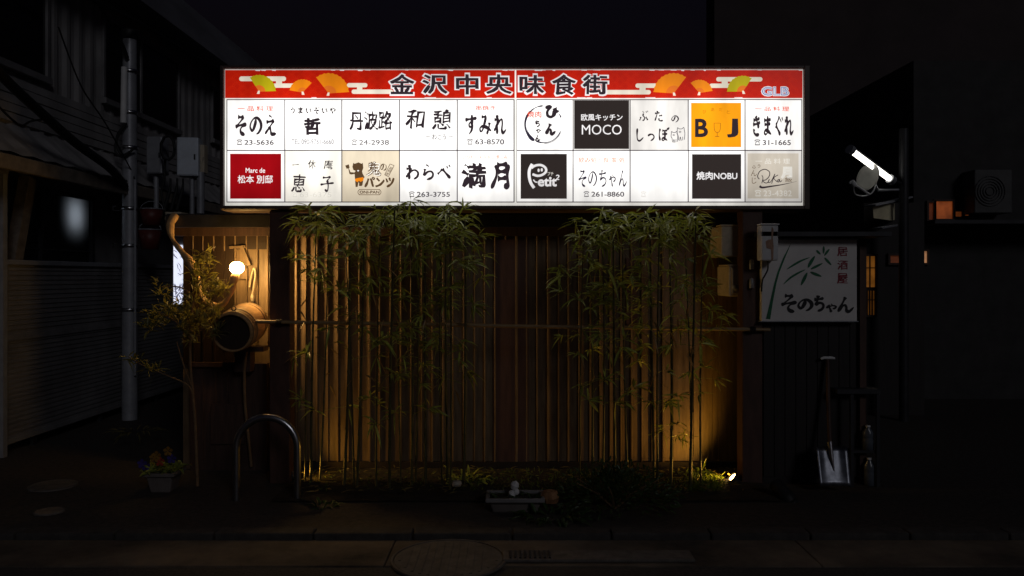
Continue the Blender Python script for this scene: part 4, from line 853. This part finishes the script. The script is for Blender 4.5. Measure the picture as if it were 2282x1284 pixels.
# meter boxes on their pipes
YB = 9.5
def cabinet(label, px0, px1, py0, py1, Y, m, dp=.2, yaw=0, group='boxes mounted at the grey pole', cat='box', name='utility_box'):
    c = P((px0 + px1) / 2, py1, Y); hw = (px1 - px0) / 2 / F * Y; h = (py1 - py0) / F * Y; o = thing(name, label, cat, c, group)
    Mx = Matrix.Translation(c) @ Matrix.Rotation(yaw, 4, 'Z'); g = MB(); g.box(-hw, hw, 0, dp, 0, h, Mx); bevel(g.build('body', m, o), .01)
    g = MB(); g.box(-hw + .012, hw - .012, -.008, -.001, .012, h - .012, Mx); bevel(g.build('door', m, o), .004)
    g = MB(); g.box(hw * .6, hw * .75, -.014, -.008, h * .42, h * .56, Mx); g.build('latch', M['dark_metal'], o); return o
LG = mat('light_grey_box', (.62, .68, .76), .45, .1, .15, 6)
cabinet('narrow dark grey utility box right behind the grey pole', 326, 361, 304, 387, YB, M['grey_metal'], .2)
cabinet('large light grey utility box left of the signboard', 395, 441, 306, 392, YB, LG, .22, R(8))
cabinet('slim pale box joined to the right side of the large grey box', 445, 455, 322, 386, YB + .1, M['cream'], .12)
g = MB(); pts = [P(374 + 17 * math.cos(a * .7) * (1 - a * .004), 330 + 27 * math.sin(a * .7), YB - .1 - a * .004) for a in range(28)]; g.tube(pts, .014, 6); g.tube(spline([P(368, 356, YB - .1), P(366, 400, YB - .1), P(360, 430, YB - .1), P(368, 470, YB - .1)], 5), .014, 6)
tag(g.build('coiled_cable', M['black'], None, pts[0]), 'coil of black cable hanging between the two grey utility boxes', 'cable')
for px, pa, pb, w_, lab in ((348, 385, 470, .03, 'left support pipe under the narrow dark grey utility box'), (428, 395, 478, .028, 'grey support pipe under the large light grey utility box'), (447, 388, 476, .045, 'thicker grey conduit dropping from the slim pale box')):
    g = MB(); g.tube([P(px, pb, YB + .1), P(px, pa - 4, YB + .1)], w_, 12); tag(g.build('support_pipe', M['grey_metal'], None, P(px, pb, YB + .1)), lab, 'pipe', 'pipes under the utility boxes')
for px, lab in ((380, 'left'), (395, 'middle'), (408, 'right')):
    g = MB(); g.tube([P(px, 398, YB), P(px, 410, YB), P(px - 2, 425, YB), P(px - 14, 468, YB)], [.012, .012, .02, .022], 8); tag(g.build('cable_lead', M['black'], None, P(px - 14, 468, YB)), f'{lab} black cable lead of the three dropping below the light grey box', 'cable', 'leads below the grey box')
g = MB(); g.box(PX(365, YB), PX(402, YB), YB + .02, YB + .3, PZ(490, YB), PZ(472, YB)); tag(bevel(g.build('ledge_block', M['cream'], None, P(383, 490, YB)), .006), 'small pale ledge block under the black cable leads', 'block')
# red buckets on a hook rail
for i, (x_, ya, yb, lab) in enumerate(((338, 466, 503, 'upper dark red fire bucket hanging right of the grey pole'), (334, 512, 556, 'lower dark red fire bucket hanging right of the grey pole'))):
    c0, c1 = P(x_, yb, 9.3), P(x_, ya, 9.3); o = thing('fire_bucket', lab, 'bucket', c0, 'red buckets by the pole'); h = c1.z - c0.z
    g = MB(); g.lathe([(.001, .002), (.095, 0), (.128, h), (.122, h), (.09, .02), (.001, .02)], Matrix.Translation(c0), 24); g.build('bucket', M['red'], o)
    g = MB(); g.lathe([(.126, h - .008), (.133, h - .006), (.133, h + .004), (.126, h + .006)], Matrix.Translation(c0), 24); g.build('rim', M['grey_metal'], o)
    g = MB(); g.tube([c1 + Vector((-.128 * math.cos(t), 0, .09 * math.sin(t))) for t in [j * math.pi / 10 for j in range(11)]], .004, 6); g.build('handle', M['grey_metal'], o)

# manhole lids on the left pavement, disc and grate by the road
def lid(label, px, py, rx, m, group='lids set in the ground', z=.004):
    Y = GY(py); r_ = rx / F * Y; c = Vector((PX(px, Y), Y, z)); o = thing('manhole_lid', label, 'manhole lid', c, group)
    g = MB(); g.lathe([(.001, .008), (r_ * .93, .008), (r_ * .95, .004), (r_ * .95, -.002)], Matrix.Translation(c), 40, False)
    for k in range(-6, 7):
        x_ = k * r_ * .14; l = math.sqrt(max(0, (r_ * .85) ** 2 - x_ ** 2)); g.box(c.x + x_ - .008, c.x + x_ + .008, c.y - l, c.y + l, z + .0075, z + .011)
    g.build('cover', m, o)
    g = MB(); g.lathe([(r_ * .96, .004), (r_ * .965, .010), (r_, .010), (r_ * 1.01, 0)], Matrix.Translation(c), 40, False); g.build('ring', M['conc_dark'], o)
LIDM = mat('lid_concrete', (.11, .10, .09), .8, 0, .4, 12, bump=.4)
lid('larger round pale manhole lid on the left pavement', 118, 1085, 50, LIDM); lid('smaller round manhole lid nearer the kerb on the left pavement', 110, 1143, 31, M['concrete'])
lid('big round concrete lid in the gutter at the bottom centre', 1000, 1252, 128, LIDM, z=.013)
gy = 4.47; gr = thing('drain_grate', 'rectangular drain grate and slab right of the big round lid', 'drain', (PX(1330, gy), gy, .013))
g = MB(); g.box(PX(1120, gy), PX(1550, gy), gy, gy + .16, .0125, .03); bevel(g.build('slab', M['conc_dark'], gr), .006)
for k in range(9): 
    g = MB(); a = PX(1135 + k * 11, gy); g.box(a, a + .012, gy + .02, gy + .14, .0305, .036); g.build('bar', M['dark_metal'], gr)

# ------------------------------------------------------------------ right side: shed, painted board, boxes, shovel, rack
M['shed'] = mat('shed_boards', (.016, .012, .012), .6, 0, .4, 10, (3, 3, .3), .2)
shed = thing('dark_shed', 'dark wooden shed front behind the painted board and snow shovel', 'shed', (PX(1806, 6.25), 6.25, 0))
sx0, sx1 = PX(1700, 6.25), PX(1916, 6.25)
g = MB(); g.box(sx0, sx1, 6.25, 8.4, 0, PZ(530, 6.25))
for k in range(9): a = sx0 + (sx1 - sx0) * k / 9; g.box(a + .003, a + (sx1 - sx0) / 9 - .003, 6.235, 6.251, .05, PZ(720, 6.25))
g.build('wall', M['shed'], shed)
g = MB(); g.box(sx0 - .08, sx1 + .14, 6.02, 8.6, PZ(530, 6.25) + .002, PZ(530, 6.25) + .035); g.build('roof', M['dark_metal'], shed)
g = MB(); g.box(sx1 - .02, sx1 + .03, 6.2, 6.3, 0, PZ(533, 6.25)); g.build('corner_post', M['post'], shed)
YBD = 6.15
bd = thing('painted_board', 'square white board painted with green bamboo, red and black lettering', 'sign', P(1804, 716, YBD))
g = MB(); g.box(PX(1697, YBD), PX(1910, YBD), YBD, YBD + .05, PZ(716, YBD), PZ(534, YBD)); bevel(g.build('board', M['board'], bd), .005)
g = MB()
for a in ((1694, 1913, 717.5, 715.5), (1694, 1913, 535, 532)): g.box(PX(a[0], YBD), PX(a[1], YBD), YBD - .006, YBD + .055, PZ(a[2], YBD), PZ(a[3], YBD))
g.build('trim', M['grey_metal'], bd)
def bz(x, y): return (1580 + x * .218, 480 + y * .218)
def bput(list_, m, name):
    g = MB()
    for i, (pts, wd, pf_) in enumerate(list_):
        vs, fs = ribbon([bz(*q) for q in pts], wd, pf_); g.add([(PX(v.x, YBD), YBD - .003 - .0002 * i, PZ(-v.y, YBD)) for v in vs], fs)
    return g.build(name, m, bd)
g = MB(); pl_ = [(838, 280), (812, 350), (775, 440), (720, 580), (690, 690), (655, 870), (625, 1062), (582, 1058), (625, 880), (665, 700), (700, 580), (755, 440), (805, 345)]
g.poly([(PX(bz(*q)[0], YBD), YBD - .003, PZ(bz(*q)[1], YBD)) for q in pl_]); g.build('bamboo_drawing', M['green_paint'], bd)
lv = [([(795, 552), (860, 510), (940, 465), (1030, 430)], 4.6, 'lens'), ([(760, 705), (830, 640), (910, 590), (985, 555)], 4.6, 'lens'), ([(1012, 535), (1040, 480), (1082, 415)], 7, 'lens'), ([(1040, 550), (1090, 525), (1160, 490)], 5.5, 'lens'), ([(1035, 578), (1085, 600), (1150, 625)], 6, 'lens'), ([(1003, 585), (975, 645), (940, 715)], 7, 'lens'),
      ([(1172, 315), (1172, 350), (1170, 392)], 4.5, 'lens'), ([(1230, 345), (1205, 375), (1180, 412)], 5, 'lens'), ([(1098, 355), (1115, 375), (1140, 398)], 4.5, 'lens'), ([(1180, 432), (1210, 465), (1250, 508)], 5, 'lens')]
for q in lv: bput([q], M['green_paint'], 'leaf_drawing')
def btext(s_, box, m, brs=0.05, base=.012):
    vs, fs = glyphs2(s_); vs = brushify(vs, fs, brs, base, 3); x0, y0 = bz(box[0], box[1]); x1, y1 = bz(box[2], box[3])
    a0 = min(v.x for v in vs); a1_ = max(v.x for v in vs); b0 = min(v.y for v in vs); b1 = max(v.y for v in vs); g = MB()
    g.add([(PX(x0 + (v.x - a0) / (a1_ - a0) * (x1 - x0), YBD), YBD - .003, PZ(y1 - (v.y - b0) / (b1 - b0) * (y1 - y0), YBD)) for v in vs], fs); g.build('lettering', m, bd)
def glyphs2(s_):
    global tsc, tvl
    tsc = bpy.data.scenes.new('lettering_work'); tvl = tsc.view_layers[0]; r_ = glyphs(s_); bpy.data.scenes.remove(tsc); return r_
btext('居', (1310, 322, 1418, 418), M['red_paint']); btext('酒', (1312, 460, 1420, 556), M['red_paint']); btext('屋', (1308, 590, 1418, 700), M['red_paint'])
for ch, (a, b, c, e) in zip('そのちゃん', ((730, 798, 905, 995), (905, 838, 1060, 985), (1062, 812, 1185, 985), (1190, 895, 1305, 995), (1305, 822, 1485, 998))):
    bput([([(a + (x - 5) / 90 * (c - a), b + y / 100 * (e - b)) for x, y in st], 8.2 if ch != 'ゃ' else 5.5, 'brush') for st in K[ch]], M['ink'], 'lettering')
# boxes on wall and shed
def wallbox(label, px0, px1, py0, py1, Y, m, dp, name='meter_box'):
    c = P((px0 + px1) / 2, py1, Y); o = thing(name, label, 'box', c, 'boxes by the right post'); x0, x1 = PX(px0, Y), PX(px1, Y); z0, z1 = PZ(py1, Y), PZ(py0, Y)
    g = MB(); g.box(x0, x1, Y, Y + dp, z0, z1); bevel(g.build('body', m, o), .012, 3)
    g = MB(); g.box(x0 - .006, x1 + .006, Y - .008, Y + dp * .8, z1 + .001, z1 + .012); bevel(g.build('lid', m, o), .004)
    return o, x0, x1, z0, z1
wallbox('plain beige box on the wall left of the right brown post, upper one', 1607, 1650, 504, 572, 6.34, M['cream'], .36)
o, x0, x1, z0, z1 = wallbox('beige meter box on the wall left of the right brown post, lower one', 1624, 1658, 593, 661, 6.34, M['cream'], .36)
g = MB(); g.box(x0 + .02, x0 + .085, 6.327, 6.339, z0 + .02, z1 - .02); bevel(g.build('meter_cover', M['cream'], o), .008)
g = MB(); g.lathe([(.001, .012), (.02, .01), (.024, 0)], Matrix.Translation(((x0 + x1) / 2 - .01, 6.326, z0 + .07)) @ Matrix.Rotation(R(90), 4, 'X'), 16); g.build('dial', M['grey_metal'], o)
o, x0, x1, z0, z1 = wallbox('white box with a rust stain over the painted board corner', 1697, 1735, 502, 581, 6.02, M['white'], .12, 'switch_box')
g = MB(); q = [(1720, 505), (1724, 512), (1722, 530), (1724, 550), (1723, 580), (1719, 580), (1718, 556), (1708, 553), (1706, 538), (1713, 534), (1719, 534), (1719, 515)]
g.poly([(PX(a, 6.02), 6.0185, PZ(b, 6.02)) for a, b in q]); g.build('rust_stain', mat('stain', (.42, .25, .17), .7, 0, .4, 30), o)
g = MB(); g.tube(spline([P(1711, 582, 6.06), P(1711, 600, 6.06), P(1704, 615, 6.06), P(1699, 625, 6.08), P(1697, 650, 6.1)], 6), .006, 6); tag(g.build('box_wire', M['black'], None, P(1711, 590, 6.06)), 'black wire hanging from the stained white box', 'wire')
for py in (590, 632):
    g = MB(); g.lathe([(.018, -.035), (.02, 0), (.016, .035), (.001, .045)], Matrix.Translation(P(1675, py, 6.195)), 12); tag(g.build('insulator', M['grey_metal'], None, P(1675, py, 6.195)), ('upper' if py < 600 else 'lower') + ' small grey fitting on the front of the right brown post', 'fitting', 'fittings on the right post')
# snow shovel leaning on the shed
sv = thing('snow_shovel', 'metal bladed snow shovel with wooden shaft leaning on the dark shed', 'shovel', P(1855, 1083, 6.0))
g = MB(); g.tube([P(1844, 800, 6.2), P(1846, 900, 6.14), P(1850, 1000, 6.06)], .016, 10); g.build('shaft', M['wood_dark'], sv)
g = MB(); g.tube([P(1829, 800, 6.19), P(1836, 797.5, 6.19), P(1853, 797.5, 6.19), P(1860, 799, 6.19)], [.009, .012, .012, .009], 10); g.build('grip', M['white'], sv)
g = MB(); n = 10; rows_ = 8; vs = []
for j in range(rows_ + 1):
    t = j / rows_; pl0 = 1815 + 10 * t; pr0 = 1884 + 11 * t; py = 994 + 89 * t; Y = 6.07 - .13 * t
    for i in range(n + 1):
        u = i / n; v = P(pl0 + (pr0 - pl0) * u, py, Y); v.y -= .035 * (2 * u - 1) ** 2 * (1 - .5 * t) - (.0 if abs(u - .5) > .12 else -.012 * (1 - t)); v.z = max(v.z, .004); vs.append(v)
g.add(vs, [(j * (n + 1) + i, j * (n + 1) + i + 1, (j + 1) * (n + 1) + i + 1, (j + 1) * (n + 1) + i) for j in range(rows_) for i in range(n)], True); bl = g.build('blade', mat('galvanised', (.2, .21, .24), .36, .9, .45, 14), sv)
so_ = bl.modifiers.new('thick', 'SOLIDIFY'); so_.thickness = .003
g = MB(); g.tube([P(1849, 985, 6.04), P(1853, 1020, 6.01), P(1860, 1058, 5.98)], [.022, .016, .004], 10); g.build('ferrule', M['steel'], sv)
# dark stand with a hanging clear bottle
st = thing('dark_stand', 'thin dark metal stand at the right corner of the shed', 'stand', P(1926, 1084, 6.15))
g = MB(); g.box(PX(1866, 6.1), PX(1962, 6.1), 6.1, 6.24, PZ(878, 6.1), PZ(868, 6.1)); g.build('top', M['dark_metal'], st)
for px, Y in ((1898, 6.12), (1956, 6.12), (1956, 6.23)):
    g = MB(); g.box(PX(px, Y) - .012, PX(px, Y) + .012, Y - .01, Y + .01, 0, PZ(879, 6.12)); g.build('leg', M['dark_metal'], st)
def bottle(label, px, p0, p1, r_, Y):
    a, b = P(px, p1, Y), P(px, p0, Y); h = b.z - a.z; o = thing('plastic_bottle', label, 'bottle', a, 'bottles under the stand')
    g = MB(); g.lathe([(.001, 0), (r_, .004), (r_, h * .45), (r_ * .9, h * .5), (r_, h * .55), (r_, h * .74), (r_ * .4, h * .9), (r_ * .4, h * .96)], Matrix.Translation(a), 20); g.build('bottle', mat('clear_plastic', (.10, .115, .14), .2, 0, .2, 8), o)
    g = MB(); g.lathe([(r_ * .45, h * .94), (r_ * .45, h), (.001, h)], Matrix.Translation(a), 14); g.build('cap', M['white'], o)
bottle('clear plastic bottle inside the dark stand, upper one', 1934, 948, 1003, .042, 6.17); bottle('clear plastic bottle on the ground inside the dark stand, lower one', 1937, 1020, 1082, .042, 6.17)
g = MB(); g.box(PX(1900, 6.12), PX(1956, 6.12), 6.13, 6.22, PZ(1010, 6.13), PZ(1004, 6.13)); g.build('shelf', M['dark_metal'], st)
# dark gumboot lying by the post
bt = thing('rubber_boot', 'black rubber boot tipped over on the ground below the painted board', 'boot', P(1758, 1128, 5.75))
g = MB(); g.tube(spline([P(1728, 1078, 5.86), P(1742, 1096, 5.8), P(1755, 1112, 5.76), P(1764, 1124, 5.74), P(1776, 1128, 5.7)], 5), [.05, .05, .05, .052, .055, .055, .055, .056, .058, .06, .06, .058, .056, .055, .053, .05, .05, .047, .044, .04, .03], 14); g.build('boot_body', M['black'], bt)
g = MB(); g.tube(spline([P(1735, 1108, 5.78), P(1742, 1122, 5.74), P(1752, 1136, 5.7), P(1768, 1140, 5.68), P(1782, 1132, 5.67)], 5), .008, 8); g.build('sole', M['pot'], bt)

# ------------------------------------------------------------------ right lane: fluorescent lamp, dish, small hood, dark houses
YL = 8.6
fl = thing('fluorescent_lamp', 'lit white fluorescent tube lamp tilted high in the right lane', 'lamp', P(1940, 370, YL))
a, b = P(1899, 337, YL), P(1982, 398, YL + .25)
g = MB(); g.tube([a, b], .031, 14); g.build('tube', glow('tube_glow', (1, .96, .86), 3.6), fl)
g = MB(); dd = (b - a).normalized(); 
g.tube([a - dd * .05, a], .052, 12); g.build('end_cap', M['grey_metal'], fl)
g = MB(); g.tube([b, b + dd * .06], .052, 12); g.build('end_cap', M['grey_metal'], fl)
g = MB(); g.bar(a + Vector((.01, .07, .03)), b + Vector((.01, .07, .03)), .05, .07); g.build('housing', M['dark_metal'], fl)
lpole = thing('lamp_pole', 'thin dark pole carrying the tilted fluorescent lamp', 'pole', (PX(2014, YL + .3), YL + .3, 0))
g = MB(); q = PX(2014, YL + .3); g.tube([(q, YL + .3, 0), (q, YL + .3, PZ(276, YL))], .05, 14); g.tube([b, (q, YL + .3, PZ(405, YL))], .02, 8); g.build('shaft', M['dark_metal'], lpole)
ds = thing('satellite_dish', 'small white satellite dish under the fluorescent lamp', 'satellite dish', P(1935, 430, YL + .1))
dc = P(1934, 395, YL + .15); dn = Vector((-.93, -.33, .16)).normalized(); Mx = axis_m(dc, dc + dn)
g = MB(); g.lathe([(.001, -.04), (.06, -.034), (.11, -.018), (.145, .004), (.15, .004), (.11, -.026), (.06, -.042), (.001, -.048)], Mx @ Matrix.Scale(1.12, 4, (1, 0, 0)), 28); g.build('reflector', mat('dish_paint', (.3, .3, .29), .6), ds)
g = MB(); g.tube([P(1937, 433, YL + .1), P(1902, 410, YL - .1)], .012, 8); g.tube(spline([P(1902, 412, YL - .1), P(1905, 432, YL), P(1925, 437, YL + .08), P(1945, 428, YL + .12), P(1954, 402, YL + .15)], 5), .008, 6); g.build('arm', M['white'], ds)
g = MB(); g.tube([P(1898, 405, YL - .12), P(1904, 413, YL - .1)], .03, 10); g.build('receiver', M['white'], ds)
g = MB(); g.tube([dc - dn * .05, dc + Vector((.2, .2, -.12)), Vector((PX(2014, YL + .3), YL + .3, dc.z - .12))], .016, 8); g.build('mount', M['grey_metal'], ds)
hd = thing('gable_house', 'dark house end with a small pale gable panel below the dish', 'building', (PX(1990, 9), 9, 0))
g = MB(); g.box(PX(1925, 9.3), PX(2060, 9.3), 9.3, 12.5, 0, PZ(452, 9.3)); g.build('wall', M['shed'], hd)
g = MB(); g.poly([P(1945, 462, 9.0), P(1988, 454, 9.0), P(1988, 492, 9.0), P(1947, 486, 9.0)]); g.poly([P(1988, 454, 9.0), P(1994, 454, 9.3), P(1994, 490, 9.3), P(1988, 492, 9.0)]); g.build('gable_panel', mat('pale_plaster', (.8, .72, .48), .8, 0, .2, 10), hd)
g = MB(); g.bar(P(1938, 459, 8.98), P(2020, 441, 9.1), .2, .02); g.bar(P(1955, 509, 8.9), P(1994, 502, 9.0), .15, .015); g.build('roof_edge', M['grey_metal'], hd)
def lit(o, px0, px1, py0, py1, Y, col, k, bars=0, name='window'):
    g = MB(); x0, x1, z0, z1 = PX(px0, Y), PX(px1, Y), PZ(py1, Y), PZ(py0, Y); f = .025
    for q in ((x0 - f, x1 + f, z1, z1 + f), (x0 - f, x1 + f, z0 - f, z0), (x0 - f, x0, z0, z1), (x1, x1 + f, z0, z1)): g.box(q[0], q[1], Y - .03, Y + .01, q[2], q[3])
    for i in range(bars): xx = x0 + (x1 - x0) * (i + 1) / (bars + 1); g.box(xx - .006, xx + .006, Y - .02, Y - .004, z0, z1)
    if bars: zz = z0 + (z1 - z0) * .62; g.box(x0, x1, Y - .019, Y - .005, zz - .006, zz + .006)
    w_ = g.build(name, M['wood_dark'], o)
    g = MB(); g.box(x0, x1, Y - .003, Y + .01, z0, z1); m = glow('pane_glow', col, k); nt = m.node_tree; nz = nt.nodes.new('ShaderNodeTexNoise'); nz.inputs['Scale'].default_value = 7; nz.inputs['Detail'].default_value = 4
    mr = nt.nodes.new('ShaderNodeMapRange'); mr.inputs[1].default_value = .3; mr.inputs[2].default_value = .7; mr.inputs[3].default_value = k * .45; mr.inputs[4].default_value = k * 1.35; tc = nt.nodes.new('ShaderNodeTexCoord')
    nt.links.new(tc.outputs['Object'], nz.inputs[0]); nt.links.new(nz.outputs[0], mr.inputs[0]); nt.links.new(mr.outputs[0], nt.nodes['Principled BSDF'].inputs['Emission Strength']); g.build('pane', m, w_)
lit(hd, 1926, 1949, 571, 640, 9.29, (1, .36, .05), .10, 1); lit(hd, 1926, 1948, 648, 702, 9.29, (1, .36, .05), .045, 3); lit(hd, 1982, 2008, 570, 586, 9.29, (1, .25, .08), .03)
rh = thing('dark_house', 'dark house at the far right with orange lit windows and an outdoor unit', 'building', (PX(2180, 10.5), 10.5, 0))
g = MB(); g.box(PX(2036, 10.5), 9.5, 10.5, 16, 0, 4.4); g.build('wall', mat('dark_siding', (.028, .026, .026), .7, 0, .4, 4), rh)
g = MB(); g.box(PX(2030, 10.5), 9.6, 9.9, 10.5, PZ(505, 10.5), PZ(497, 10.5)); g.build('canopy', M['dark_metal'], rh)
lit(rh, 2084, 2122, 449, 488, 10.49, (1, .22, .05), .13); lit(rh, 2068, 2080, 452, 490, 10.49, (1, .2, .05), .018); lit(rh, 2127, 2142, 472, 483, 10.49, (1, .24, .05), .075); lit(rh, 2148, 2158, 475, 481, 10.49, (1, .24, .05), .08); lit(rh, 2048, 2065, 560, 586, 10.49, (1, .47, .22), .26)
ac = thing('outdoor_unit', 'grey air conditioner outdoor unit mounted on the far right house', 'air conditioner', P(2214, 475, 10.2), None)
x0, x1, z0, z1 = PX(2172, 10.2), PX(2256, 10.2), PZ(475, 10.2), PZ(378, 10.2)
g = MB(); g.box(x0, x1, 10.2, 10.495, z0, z1); bevel(g.build('casing', mat('unit_paint', (.075, .075, .075), .6), ac), .012)
c = Vector(((x0 * .6 + x1 * .4), 10.195, (z0 + z1) / 2))
for k in range(5): g = MB(); g.lathe([(.05 + .034 * k, -.004), (.05 + .034 * k, .006), (.056 + .034 * k, .006), (.056 + .034 * k, -.004)], Matrix.Translation(c) @ Matrix.Rotation(R(90), 4, 'X'), 30); g.build('fan_guard_ring', M['dark_metal'], ac)
# tall building far behind, above the sign's right end
tb_ = thing('tall_building', 'tall dark plain building rising behind the right end of the signboard', 'building', (PX(1900, 17), 17, 0))
g = MB(); g.box(PX(1592, 17), PX(2700, 17), 17, 17.7, 0, 12); g.build('wall', mat('dark_render', (.06, .046, .046), .85, 0, .2, 1.0), tb_)
g = MB(); g.box(PX(1585, 17), PX(2700, 17), 16.9, 17.8, 12, 12.25); g.build('roof', M['dark_metal'], tb_)
# neighbouring low house behind the restaurant closing the left lane
nb = thing('rear_house', 'low dark house closing the lane behind the restaurant', 'building', (-3, 21, 0))
g = MB(); g.box(-9, 6, 20.5, 27, 0, 3.2); g.build('wall', M['wood_dark'], nb)
g = MB(); g.add([(-9.3, 20.2, 3.2), (6.3, 20.2, 3.2), (6.3, 27.2, 3.2), (-9.3, 27.2, 3.2), (-9.3, 23.7, 4.6), (6.3, 23.7, 4.6)], [(0, 1, 5, 4), (2, 3, 4, 5), (0, 4, 3), (1, 2, 5), (3, 2, 1, 0)]); g.build('roof', M['dark_metal'], nb)
